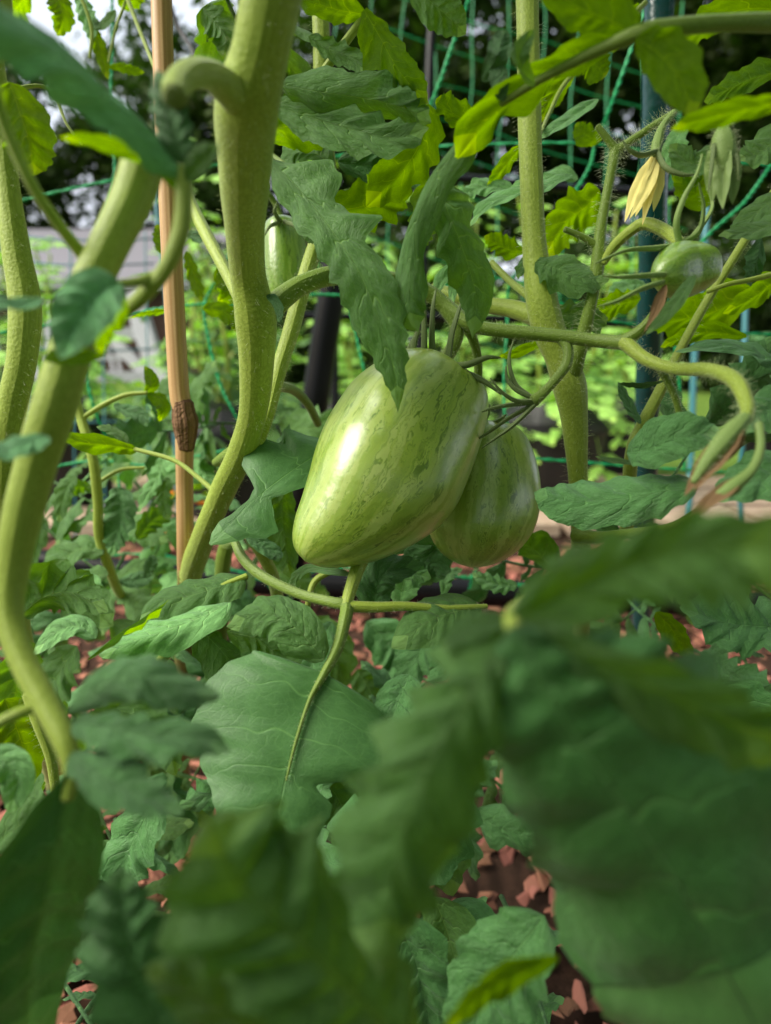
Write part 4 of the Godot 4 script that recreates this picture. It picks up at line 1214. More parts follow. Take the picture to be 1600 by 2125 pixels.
func plant_left() -> void:
	var foot := at(150, 1720, 0.60)
	var t := thing("tomato_plant", "tomato plant at the left edge with blurred near stem and hanging leaves", "tomato plant", Vector3(foot.x, 0, foot.z), "tomato plants in the bed")
	stand.append(t)
	stem("main_stem", [[-20, 100, 0.24, 44], [2, 250, 0.242, 44], [16, 380, 0.245, 46], [34, 520, 0.248, 54], [52, 630, 0.25, 64], [46, 740, 0.252, 60], [28, 830, 0.255, 56], [12, 930, 0.26, 52], [10, 1060, 0.275, 50], [30, 1250, 0.33, 46], [80, 1500, 0.46, 42], [148, 1720, 0.60, 40]], M.stem, t, {"hair": 900, "sides": 18})
	stem("branch", [[300, 330, 0.165, 84], [275, 410, 0.165, 82], [222, 520, 0.163, 80], [180, 610, 0.162, 80], [150, 720, 0.162, 86], [115, 840, 0.163, 86], [80, 950, 0.165, 82], [48, 1070, 0.166, 78], [26, 1190, 0.166, 66], [20, 1280, 0.164, 56], [48, 1370, 0.16, 52], [95, 1460, 0.155, 52], [135, 1540, 0.15, 46], [150, 1600, 0.148, 38], [140, 1660, 0.146, 26]], M.stem, t, {"sides": 20})
	stem("branch", [[178, 535, 0.165, 28], [140, 490, 0.16, 24], [70, 390, 0.152, 24], [10, 260, 0.146, 24], [-10, 180, 0.142, 22]], M.stem, t)
	stem("branch", [[60, 1440, 0.27, 26], [80, 1500, 0.27, 24], [105, 1570, 0.272, 22], [115, 1640, 0.275, 18]], M.stem, t, {"hair": 150})
	stem("branch", [[-40, 1520, 0.15, 26], [30, 1485, 0.152, 24], [80, 1465, 0.155, 22]], M.stem, t)
	# near leaf at the upper left
	var c := compound(t)
	stem("leaf_stalk", [[380, 350, 0.152, 30], [382, 400, 0.152, 34], [375, 480, 0.153, 36], [345, 555, 0.154, 34], [300, 610, 0.156, 34], [265, 640, 0.158, 30], [215, 660, 0.162, 30]], M.stem, c)
	leaf(c, [[385, 372, 0.152], [310, 285, 0.145], [215, 195, 0.135], [110, 105, 0.122], [10, 40, 0.112], [-90, -20, 0.104]], [[0, 12], [0.1, 60], [0.3, 78], [0.45, 92], [0.6, 105], [0.8, 90], [1, 60]], [[0, 10], [0.12, 44], [0.3, 60], [0.5, 78], [0.65, 72], [0.85, 80], [1, 50]], {"name": "leaflet", "r": 10.0, "f": -16.0, "d": 0.22, "n": 5.0, "rp": 0.16, "rows": 60, "half": 8, "m": "leaf_sheen"})
	leaf(c, [[380, 340, 0.15], [365, 280, 0.148], [345, 215, 0.147], [325, 145, 0.147]], 42.0, 44.0, {"name": "leaflet", "r": -18.0, "m": "leaf_deep", "d": 0.15})
	leaf(c, [[384, 372, 0.15], [410, 345, 0.147], [430, 325, 0.145], [452, 300, 0.144]], 36.0, 26.0, {"name": "leaflet", "r": 8.0, "d": 0.08})
	leaf(c, [[375, 400, 0.153], [320, 340, 0.152], [230, 305, 0.15], [120, 285, 0.148]], 34.0, 36.0, {"name": "leaflet", "r": 140.0, "f": 20.0, "d": 0.12, "rp": 0.15, "m": "leaf_young"})
	# bright underside leaf behind it
	leaf(t, [[20, 170, 0.225], [40, 230, 0.225], [62, 300, 0.225], [70, 365, 0.225]], 62.0, 60.0, {"r": 172.0, "d": 0.12, "m": "leaf_young"})
	# blurred leaf at the middle left
	c = compound(t)
	leaf(c, [[250, 585, 0.148], [205, 610, 0.145], [165, 660, 0.142], [125, 745, 0.14]], 66.0, 64.0, {"name": "leaflet", "r": -6.0, "f": 22.0, "d": 0.05, "rp": 0.1, "m": "leaf_sheen"})
	leaf(c, [[255, 600, 0.152], [245, 650, 0.152], [220, 690, 0.152], [205, 740, 0.152]], 30.0, 34.0, {"name": "leaflet", "r": 150.0, "m": "leaf_young"})
	stem("leaf_stalk", [[330, 570, 0.156, 22], [285, 585, 0.152, 20], [240, 590, 0.148, 16]], M.stem, c)
	leaf(t, [[90, 620, 0.15], [50, 632, 0.145], [0, 630, 0.14], [-60, 640, 0.138]], 24.0, 26.0, {"r": 30.0, "d": 0.05, "m": "leaf_sheen"})
	leaf(t, [[90, 745, 0.155], [120, 742, 0.152], [170, 742, 0.15], [220, 735, 0.15]], 18.0, 22.0, {"r": 140.0, "m": "leaf_young"})
	leaf(t, [[100, 905, 0.15], [60, 920, 0.145], [10, 935, 0.142], [-50, 930, 0.14]], 34.0, 30.0, {"r": 20.0, "d": 0.08, "m": "leaf_sheen"})
	# blurred lower left leaves
	c = compound(t)
	leaf(c, [[140, 1480, 0.15], [210, 1420, 0.147], [290, 1400, 0.145], [370, 1430, 0.145], [460, 1445, 0.147]], 64.0, 62.0, {"name": "leaflet", "r": 12.0, "f": -20.0, "d": 0.12, "rp": 0.12, "rows": 50, "m": "leaf_deep"})
	leaf(c, [[150, 1500, 0.15], [220, 1510, 0.146], [310, 1530, 0.143], [400, 1530, 0.142], [480, 1560, 0.142]], 50.0, 66.0, {"name": "leaflet", "r": 10.0, "f": 16.0, "d": 0.25, "rp": 0.2, "rows": 50, "m": "leaf_deep"})
	leaf(c, [[150, 1560, 0.146], [210, 1610, 0.14], [290, 1650, 0.137], [380, 1690, 0.135]], 70.0, 60.0, {"name": "leaflet", "r": -16.0, "f": 14.0, "d": 0.25, "rp": 0.16, "m": "leaf_deep"})
	leaf(c, [[148, 1600, 0.146], [120, 1730, 0.147], [90, 1880, 0.152], [60, 2040, 0.16], [50, 2200, 0.17]], [[0, 10], [0.1, 70], [0.3, 135], [0.6, 150], [0.8, 130], [1, 60]], [[0, 10], [0.1, 100], [0.3, 150], [0.6, 160], [1, 80]], {"name": "leaflet", "up": 0.0, "r": 150.0, "f": 26.0, "d": 0.04, "rp": 0.05, "rows": 50, "m": "leaf_deep"})
	# more leaves at the left edge
	leaf(t, [[-30, 1560, 0.20], [10, 1580, 0.20], [35, 1620, 0.20], [20, 1690, 0.20]], 40.0, 40.0, {"r": 10.0, "m": "leaf_pale", "d": 0.05})
	leaf(t, [[-20, 1760, 0.24], [30, 1720, 0.24], [80, 1690, 0.24], [130, 1660, 0.24]], 46.0, 50.0, {"r": 0.0, "m": "leaf", "d": 0.12})
	leaf(t, [[40, 1280, 0.30], [90, 1240, 0.298], [150, 1230, 0.295], [225, 1270, 0.29]], 60.0, 70.0, {"r": 168.0, "m": "leaf", "d": 0.3, "rp": 0.12})
	leaf(t, [[10, 1450, 0.28], [30, 1500, 0.28], [50, 1560, 0.28], [60, 1640, 0.28]], 60.0, 60.0, {"r": 170.0, "m": "leaf_young", "d": 0.15})
	# broad blurred leaf at the bottom
	c = compound(t)
	leaf(c, [[860, 2190, 0.118], [740, 2070, 0.116], [610, 1940, 0.113], [500, 1830, 0.112], [430, 1690, 0.112]], [[0, 60], [0.15, 170], [0.3, 190], [0.45, 150], [0.6, 200], [0.75, 150], [0.9, 60], [1, 0]], [[0, 60], [0.2, 180], [0.35, 150], [0.5, 210], [0.65, 150], [0.8, 170], [0.92, 60], [1, 0]], {"name": "leaflet", "up": 0.25, "r": 8.0, "f": 14.0, "d": 0.14, "n": 8.0, "rp": 0.12, "rows": 70, "half": 8, "q": 0.12})
	leaf(c, [[640, 2000, 0.12], [580, 1900, 0.118], [560, 1800, 0.117], [560, 1680, 0.117]], 80.0, 76.0, {"name": "leaflet", "r": -10.0, "f": 18.0, "d": 0.2, "rp": 0.14})
	leaf(c, [[620, 2190, 0.115], [500, 2120, 0.112], [400, 2060, 0.11], [300, 2010, 0.108]], 70.0, 110.0, {"name": "leaflet", "r": 14.0, "d": 0.2, "rp": 0.14})
	leaf(c, [[380, 2200, 0.13], [300, 2060, 0.13], [260, 1920, 0.13], [250, 1800, 0.13]], 110.0, 100.0, {"name": "leaflet", "r": -14.0, "d": 0.2, "rp": 0.14, "m": "leaf_deep"})

func canopy(t: Node, base: Vector3, n: int, spread: float, lo: float, hi: float, sd: int) -> void:
	var g := RandomNumberGenerator.new()
	g.seed = sd
	for k in n:
		var y := g.randf_range(lo, hi)
		var an := g.randf() * TAU
		var p := Vector3(base.x, y, base.z)
		var dir := Vector3(cos(an), g.randf_range(-0.15, 0.5), sin(an)).normalized()
		var xf := aim(p + dir * 0.01, p + dir, Vector3(0.1, 1, 0.1), g.randf_range(0.6, 1.0) * spread)
		xf.origin -= origin_of(t)
		inst("leaf", LM[g.randi() % LM.size()], M[["leaf", "leaf_deep"][k % 2]], t, xf)

func upright(t: Node, p: Vector3, top: float) -> void:
	var a := Acc.new()
	tube_geo(a, [p, Vector3(p.x + 0.02, lerpf(p.y, top, 0.5), p.z + 0.01), Vector3(p.x, top, p.z)], [0.008, 0.007, 0.003], 10, 6, 0.02)
	part("stem", a, M.stem, t)

func more_leaves() -> void:
	var t: Node = stand[1]
	for k in [[[115, -30, .40], [125, 10, .40], [130, 40, .40], [118, 75, .40], 30.0, 170.0, "leaf_young"], [[165, -20, .42], [175, 20, .42], [186, 50, .42], [190, 88, .42], 22.0, 10.0, "leaf_pale"],
		[[240, 20, .42], [222, 45, .42], [205, 55, .42], [195, 35, .42], 16.0, 20.0, "leaf"], [[195, 55, .42], [205, 90, .42], [214, 122, .42], [224, 165, .42], 17.0, 172.0, "leaf_young"], [[245, 10, .42], [265, 0, .42], [285, -12, .42], [305, -30, .42], 24.0, 170.0, "leaf_young"],
		[[228, 140, .42], [250, 140, .42], [275, 146, .42], [300, 150, .42], 12.0, 150.0, "leaf_young"], [[60, -20, .40], [40, 10, .40], [20, 40, .40], [0, 80, .40], 36.0, 168.0, "leaf_young"]]:
		leaf(t, [k[0], k[1], k[2], k[3]], k[4], k[4] * 0.95, {"r": k[5], "m": k[6], "d": 0.2, "rp": 0.14})
	stem("branch", [[120, -60, .41, 8], [165, -10, .41, 8], [190, 60, .415, 8], [186, 120, .42, 6]], M.stem, t, {"sides": 8})
	stem("branch", [[250, -40, .40, 9], [285, 50, .40, 9], [325, 150, .395, 9], [380, 290, .37, 12], [390, 395, .33, 18]], M.stem, t, {"sides": 8})
	stem("branch", [[262, 0, .42, 6], [240, 60, .42, 6], [225, 130, .42, 5]], M.stem, t, {"sides": 8})
	stem("branch", [[-60, 210, .24, 10], [90, 180, .26, 8], [140, 260, .26, 6], [170, 300, .26, 5]], M.stem, t, {"sides": 8})
	t = stand[0]
	for k in [[[420, 15, .30], [445, 45, .30], [468, 80, .30], [462, 122, .30], 40.0, 165.0, "leaf"], [[360, 535, .42], [345, 512, .42], [332, 492, .42], [326, 465, .42], 24.0, 172.0, "leaf_young"], [[385, 490, .40], [400, 488, .40], [415, 495, .40], [432, 490, .40], 13.0, 20.0, "leaf_deep"],
		[[386, 520, .42], [398, 560, .42], [410, 595, .42], [418, 625, .42], 17.0, 172.0, "leaf_young"], [[450, 555, .40], [468, 585, .40], [474, 610, .40], [452, 628, .40], 30.0, 172.0, "leaf_young"], [[420, 640, .40], [455, 645, .40], [485, 662, .40], [492, 690, .40], 24.0, 165.0, "leaf_young"],
		[[360, 640, .40], [330, 648, .40], [300, 652, .40], [268, 660, .40], 9.0, 172.0, "leaf_young"],
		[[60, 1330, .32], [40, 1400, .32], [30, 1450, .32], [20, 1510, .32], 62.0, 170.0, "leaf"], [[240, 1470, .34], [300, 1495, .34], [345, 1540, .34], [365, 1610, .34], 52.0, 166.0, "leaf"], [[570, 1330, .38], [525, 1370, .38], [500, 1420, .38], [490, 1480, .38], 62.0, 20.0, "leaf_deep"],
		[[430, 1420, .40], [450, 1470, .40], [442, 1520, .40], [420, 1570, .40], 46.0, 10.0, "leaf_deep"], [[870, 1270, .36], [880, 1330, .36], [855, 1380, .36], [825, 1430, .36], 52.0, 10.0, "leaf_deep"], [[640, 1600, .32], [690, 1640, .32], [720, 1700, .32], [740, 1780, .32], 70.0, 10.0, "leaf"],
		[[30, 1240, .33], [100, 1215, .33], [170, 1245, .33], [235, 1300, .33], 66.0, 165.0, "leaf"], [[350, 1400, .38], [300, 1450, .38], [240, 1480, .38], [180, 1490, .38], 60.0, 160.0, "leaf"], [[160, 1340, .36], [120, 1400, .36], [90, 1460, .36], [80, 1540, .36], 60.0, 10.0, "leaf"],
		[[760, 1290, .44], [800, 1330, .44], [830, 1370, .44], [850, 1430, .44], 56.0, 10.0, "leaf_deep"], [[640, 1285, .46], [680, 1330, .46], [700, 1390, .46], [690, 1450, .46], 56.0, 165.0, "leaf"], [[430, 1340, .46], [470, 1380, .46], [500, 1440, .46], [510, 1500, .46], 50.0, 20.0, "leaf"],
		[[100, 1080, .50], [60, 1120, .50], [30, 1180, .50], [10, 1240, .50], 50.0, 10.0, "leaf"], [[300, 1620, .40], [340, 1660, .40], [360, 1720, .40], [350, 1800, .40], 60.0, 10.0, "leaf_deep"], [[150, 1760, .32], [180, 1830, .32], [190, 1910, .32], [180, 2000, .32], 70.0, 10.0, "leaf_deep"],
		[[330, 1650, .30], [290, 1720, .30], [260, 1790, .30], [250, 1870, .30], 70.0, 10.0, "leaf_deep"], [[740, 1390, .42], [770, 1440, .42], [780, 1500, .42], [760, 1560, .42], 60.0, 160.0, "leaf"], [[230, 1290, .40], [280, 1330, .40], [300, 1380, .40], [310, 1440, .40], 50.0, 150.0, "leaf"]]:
		leaf(t, [k[0], k[1], k[2], k[3]], k[4], k[4] * 0.95, {"r": k[5], "m": k[6], "d": 0.2, "rp": 0.14})
	t = stand[2]
	for k in [[[1480, 1420, .28], [1540, 1480, .28], [1590, 1560, .28], [1640, 1650, .28], 90.0, 10.0, "leaf_deep"], [[900, 1860, .26], [930, 1940, .26], [950, 2020, .26], [960, 2120, .26], 80.0, 20.0, "leaf"], [[1130, 1900, .2], [1060, 1990, .2], [1000, 2080, .2], [950, 2200, .2], 110.0, 10.0, "leaf_deep"], [[880, 1560, .3], [900, 1640, .3], [890, 1740, .3], [860, 1840, .3], 110.0, 10.0, "leaf_deep"], [[820, 1900, .24], [860, 1990, .24], [880, 2080, .24], [900, 2200, .24], 90.0, 5.0, "leaf_deep"],
		[[860, 1640, .34], [900, 1700, .34], [930, 1780, .34], [940, 1860, .34], 70.0, 160.0, "leaf"]]:
		leaf(t, [k[0], k[1], k[2], k[3]], k[4], k[4] * 0.95, {"up": 0.0, "r": k[5], "m": k[6], "d": 0.16, "rp": 0.12})

func flower(parent: Node, c: Array, petals: Array, w: float, mt: Material, called := "flower") -> void:
	var o := Node3D.new()
	o.name = called
	parent.add_child(o, true)
	for p in petals:
		var a := Acc.new()
		leaf_at(a, [c, [(c[0] + p[0]) * 0.5 + p[3], (c[1] + p[1]) * 0.5, (c[2] + p[2]) * 0.5], [p[0], p[1], p[2]]], w, w, {"rows": 22, "half": 4, "d": 0.0, "f": 24.0, "rp": 0.12, "r": p[4] if p.size() > 4 else 0.0, "sw": 0.05})
		part("petal", a, mt, o)

func plant_right() -> void:
	var foot := at(1200, 1560, 0.73)
	var t := thing("tomato_plant", "tomato plant with straight pale green stem right of the striped fruits", "tomato plant", Vector3(foot.x, 0, foot.z), "tomato plants in the bed")
	stand.append(t)
	stem("main_stem", [[1093, -60, 0.30, 46], [1096, 100, 0.30, 47], [1099, 250, 0.30, 47], [1104, 400, 0.302, 48], [1110, 520, 0.304, 50], [1124, 620, 0.306, 64], [1138, 680, 0.308, 66], [1162, 740, 0.31, 64], [1182, 800, 0.312, 68], [1192, 870, 0.315, 54], [1198, 960, 0.32, 42], [1203, 1060, 0.33, 39], [1206, 1180, 0.36, 38], [1204, 1360, 0.47, 38], [1200, 1560, 0.74, 34]], M.stem, t, {"hair": 1400, "hl": 0.0034, "sides": 20})
	stem("branch", [[1180, 850, 0.316, 30], [1184, 800, 0.311, 36], [1197, 745, 0.303, 34], [1212, 690, 0.298, 30], [1228, 620, 0.293, 25], [1240, 550, 0.29, 28], [1246, 480, 0.288, 23], [1260, 400, 0.286, 20], [1274, 330, 0.284, 22], [1278, 305, 0.284, 22]], M.stem_dark, t, {"hair": 800, "hl": 0.0045})
	stem("branch", [[1278, 312, 0.284, 18], [1262, 290, 0.283, 15], [1240, 262, 0.282, 13]], M.stem_dark, t, {"hair": 80})
	stem("branch", [[1278, 312, 0.284, 16], [1320, 285, 0.28, 15], [1360, 258, 0.277, 14], [1400, 232, 0.272, 12]], M.stem_dark, t, {"hair": 260, "hl": 0.005})
	stem("branch", [[1238, 510, 0.289, 18], [1210, 492, 0.288, 13], [1172, 476, 0.287, 12]], M.stem_dark, t, {"hair": 60})
	stem("fruit_stalk", [[1252, 545, 0.288, 16], [1275, 510, 0.284, 20], [1310, 478, 0.278, 22], [1338, 464, 0.275, 26], [1370, 474, 0.27, 27], [1400, 494, 0.262, 26], [1410, 505, 0.258, 22]], M.stem, t, {"hair": 300, "hl": 0.0022})
	stem("branch", [[1110, 655, 0.32, 40], [1060, 640, 0.33, 36], [1000, 630, 0.34, 32], [900, 600, 0.36, 26]], M.stem, t)
	stem("branch", [[1125, 640, 0.312, 14], [1085, 605, 0.32, 16], [1060, 585, 0.33, 15], [1020, 545, 0.34, 14]], M.stem, t)
	# yellow flower and buds
	flower(t, [1362, 318, 0.268], [[1296, 462, 0.262, -6, 20], [1306, 455, 0.258, 10, 0], [1333, 468, 0.264, 4, 40], [1356, 440, 0.266, 6, -30], [1318, 450, 0.270, 8, 10]], 14.0, M.petal)
	sepals(t, [[[1360, 315, 0.266], [1330, 322, 0.262], [1308, 312, 0.26], [1292, 292, 0.259]], [[1364, 318, 0.266], [1382, 348, 0.262], [1415, 362, 0.26], [1445, 362, 0.259]], [[1364, 315, 0.266], [1372, 290, 0.268], [1368, 265, 0.27]]], M.sepal, 12.0)
	stem("fruit_stalk", [[1400, 232, 0.272, 12], [1375, 262, 0.27, 14], [1363, 300, 0.268, 22], [1362, 322, 0.267, 20]], M.sepal_light, t, {"hair": 160, "hl": 0.004})
	flower(t, [1500, 285, 0.225], [[1478, 420, 0.225, -8, 0], [1500, 435, 0.222, 0, 20], [1520, 425, 0.226, 8, -20], [1490, 410, 0.23, 4, 40]], 20.0, M.sepal_light, "flower_bud")
	stem("fruit_stalk", [[1500, 262, 0.226, 16], [1500, 285, 0.225, 40], [1502, 310, 0.225, 46], [1502, 335, 0.225, 40], [1503, 360, 0.225, 24]], M.sepal_light, t, {"hair": 300, "hl": 0.0022})
	sepals(t, [[[1520, 300, 0.224], [1530, 340, 0.222], [1532, 375, 0.222]], [[1482, 300, 0.224], [1476, 350, 0.222], [1470, 400, 0.222]]], M.sepal, 10.0)
	# leaves around the pale stem
	leaf(t, [[1245, 395, 0.36], [1215, 430, 0.36], [1175, 460, 0.362], [1128, 535, 0.365]], 58.0, 72.0, {"r": 170.0, "m": "leaf_young", "d": 0.2, "n": 5.0})
	leaf(t, [[1240, 205, 0.34], [1200, 235, 0.335], [1160, 262, 0.33], [1118, 290, 0.328]], 24.0, 20.0, {"r": 30.0, "m": "leaf_pale", "d": 0.04, "f": 26.0})
	leaf(t, [[1190, 362, 0.32], [1140, 385, 0.318], [1080, 400, 0.316], [1015, 425, 0.314], [975, 470, 0.314]], 30.0, 34.0, {"r": 40.0, "m": "leaf_pale", "f": 20.0, "d": 0.2, "rp": 0.14})
	leaf(t, [[1065, 400, 0.34], [1030, 388, 0.34], [990, 392, 0.34], [955, 412, 0.34]], 26.0, 28.0, {"r": 10.0, "m": "leaf_pale", "d": 0.15, "rp": 0.2})
	leaf(t, [[1200, 372, 0.37], [1170, 362, 0.37], [1145, 368, 0.37], [1118, 385, 0.37]], 22.0, 22.0, {"r": 10.0, "m": "leaf_pale", "d": 0.15, "rp": 0.2})
	leaf(t, [[1085, 300, 0.34], [1060, 330, 0.34], [1035, 360, 0.34], [1010, 388, 0.34]], 20.0, 20.0, {"r": 175.0, "m": "leaf_young", "d": 0.2})
	leaf(t, [[1200, 130, 0.36], [1170, 170, 0.36], [1140, 210, 0.36], [1122, 255, 0.36]], 28.0, 26.0, {"r": 175.0, "m": "leaf_young", "d": 0.25})
	leaf(t, [[1210, 120, 0.36], [1230, 130, 0.36], [1245, 145, 0.36], [1258, 158, 0.36]], 38.0, 34.0, {"r": 175.0, "m": "leaf_young", "d": 0.2})
	leaf(t, [[1330, 10, 0.37], [1300, 50, 0.37], [1260, 90, 0.37], [1225, 110, 0.37]], 34.0, 30.0, {"r": 175.0, "m": "leaf_young", "d": 0.2})
	stem("branch", [[1340, 5, 0.36, 11], [1255, 90, 0.355, 11], [1175, 170, 0.35, 9], [1140, 235, 0.34, 8], [1112, 300, 0.315, 8]], M.stem, t)
	leaf(t, [[1250, 290, 0.38], [1225, 285, 0.38], [1205, 270, 0.38], [1196, 255, 0.38]], 24.0, 30.0, {"r": 170.0, "m": "leaf_young", "d": 0.2})
	leaf(t, [[1110, 545, 0.298], [1150, 555, 0.294], [1200, 575, 0.29], [1265, 580, 0.286]], 48.0, 52.0, {"r": 8.0, "m": "leaf", "d": 0.2, "rp": 0.16, "n": 6.0, "f": -10.0})
	leaf(t, [[1150, 655, 0.33], [1190, 650, 0.33], [1230, 665, 0.33], [1262, 660, 0.33]], 36.0, 40.0, {"r": 20.0, "m": "leaf", "d": 0.25, "rp": 0.16})
	leaf(t, [[1090, 520, 0.35], [1060, 520, 0.35], [1030, 505, 0.35], [1005, 490, 0.35]], 32.0, 30.0, {"r": 175.0, "m": "leaf_young", "d": 0.25})
	leaf(t, [[1130, 545, 0.31], [1105, 535, 0.308], [1085, 550, 0.306], [1075, 580, 0.306]], 20.0, 18.0, {"r": 30.0, "m": "leaf", "d": 0.2, "rp": 0.3})
	leaf(t, [[905, 610, 0.305], [918, 580, 0.305], [940, 570, 0.305], [935, 645, 0.304]], 18.0, 14.0, {"r": 10.0, "m": "leaf_pale", "d": 0.04})
	leaf(t, [[1135, 712, 0.315], [1100, 722, 0.315], [1065, 735, 0.315], [1035, 740, 0.315]], 16.0, 16.0, {"r": 160.0, "m": "leaf_young", "d": 0.04})
	# leaf in front of the lower right stem
	leaf(t, [[1450, 1010, 0.235], [1380, 1020, 0.242], [1300, 1035, 0.25], [1210, 1040, 0.258], [1150, 1035, 0.264], [1108, 1022, 0.268]], 62.0, 66.0, {"r": -10.0, "m": "leaf_deep", "d": 0.12, "n": 7.0, "rp": 0.1, "f": -10.0, "rows": 60})
	stem("branch", [[1195, 1110, 0.33, 34], [1240, 1115, 0.32, 26], [1300, 1108, 0.30, 22], [1390, 1095, 0.28, 20], [1450, 1060, 0.25, 16]], M.stem_dark, t)
	leaf(t, [[1300, 940, 0.25], [1350, 930, 0.24], [1420, 905, 0.23], [1500, 900, 0.225]], 60.0, 50.0, {"r": 20.0, "m": "leaf_deep", "d": 0.1})
	leaf(t, [[1330, 965, 0.27], [1295, 958, 0.268], [1265, 955, 0.266], [1235, 947, 0.265]], 8.0, 8.0, {"r": 20.0, "d": 0.0})
	leaf(t, [[1160, 1190, 0.37], [1120, 1150, 0.37], [1090, 1130, 0.37], [1060, 1130, 0.37]], 60.0, 50.0, {"r": 150.0, "m": "leaf", "d": 0.1})
	# big blurred foreground leaf
	var c := compound(t)
	stem("leaf_stalk", [[1200, 1150, 0.345, 26], [1130, 1210, 0.25, 26], [1080, 1255, 0.16, 30], [1062, 1280, 0.118, 36], [1070, 1310, 0.108, 36]], M.stem, c)
	leaf(c, [[1065, 1290, 0.112], [1160, 1230, 0.106], [1290, 1175, 0.098], [1440, 1140, 0.092], [1680, 1130, 0.086]], [[0, 20], [0.1, 70], [0.3, 90], [0.6, 100], [1, 70]], [[0, 20], [0.1, 80], [0.3, 120], [0.6, 150], [1, 130]], {"name": "leaflet", "up": 0.25, "r": 40.0, "f": 16.0, "d": 0.22, "n": 7.0, "rp": 0.12, "rows": 60})
	leaf(c, [[1065, 1285, 0.112], [1000, 1400, 0.108], [920, 1530, 0.105], [850, 1690, 0.104], [810, 1850, 0.106], [790, 2040, 0.11]], [[0, 20], [0.05, 90], [0.2, 150], [0.35, 180], [0.5, 190], [0.65, 170], [0.8, 110], [1, 0]], [[0, 16], [0.06, 120], [0.12, 180], [0.18, 120], [0.3, 190], [0.5, 210], [0.7, 180], [0.85, 90], [1, 0]], {"name": "leaflet", "up": 0.25, "r": -8.0, "f": -26.0, "d": 0.26, "n": 9.0, "rp": 0.16, "rows": 80, "half": 8, "q": 0.12})
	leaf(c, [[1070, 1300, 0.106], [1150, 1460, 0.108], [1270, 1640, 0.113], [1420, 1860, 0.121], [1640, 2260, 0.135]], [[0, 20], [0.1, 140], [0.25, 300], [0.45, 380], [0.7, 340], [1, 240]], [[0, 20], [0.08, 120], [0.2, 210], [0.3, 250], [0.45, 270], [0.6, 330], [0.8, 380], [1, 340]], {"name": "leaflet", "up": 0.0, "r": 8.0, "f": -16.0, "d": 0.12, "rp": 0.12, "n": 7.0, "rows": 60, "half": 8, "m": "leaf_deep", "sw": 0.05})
	leaf(c, [[1080, 1300, 0.108], [1230, 1370, 0.106], [1400, 1450, 0.106], [1660, 1560, 0.108]], [[0, 20], [0.1, 70], [0.4, 130], [0.7, 140], [1, 90]], [[0, 20], [0.1, 60], [0.4, 110], [0.7, 120], [1, 80]], {"name": "leaflet", "up": 0.0, "r": 46.0, "f": 20.0, "d": 0.16, "rp": 0.1, "rows": 50, "m": "leaf"})
	leaf(c, [[1060, 1285, 0.114], [1010, 1290, 0.112], [960, 1310, 0.111], [910, 1350, 0.111]], 34.0, 34.0, {"name": "leaflet", "r": 10.0, "d": 0.1})
	leaf(c, [[1100, 1270, 0.115], [1150, 1200, 0.113], [1200, 1160, 0.112], [1250, 1150, 0.112]], 44.0, 40.0, {"name": "leaflet", "r": 10.0, "d": 0.3, "m": "leaf"})
	# shaded leaves at the lower right and bottom
	leaf(t, [[1680, 1300, 0.30], [1580, 1300, 0.30], [1500, 1290, 0.30], [1410, 1260, 0.30]], 80.0, 90.0, {"r": 0.0, "m": "leaf_deep", "d": 0.3, "rp": 0.14})
	leaf(t, [[1360, 1270, 0.33], [1390, 1300, 0.33], [1410, 1330, 0.33], [1440, 1370, 0.33]], 30.0, 26.0, {"r": 150.0, "m": "leaf_young", "d": 0.15})
	leaf(t, [[920, 1880, 0.28], [970, 1960, 0.28], [1020, 2060, 0.28], [1060, 2200, 0.28]], 100.0, 90.0, {"r": -10.0, "m": "leaf_deep", "d": 0.1})
	leaf(t, [[1160, 1985, 0.13], [1080, 2020, 0.13], [1010, 2060, 0.13], [920, 2140, 0.13]], 46.0, 56.0, {"r": 160.0, "m": "leaf_young", "d": 0.08})

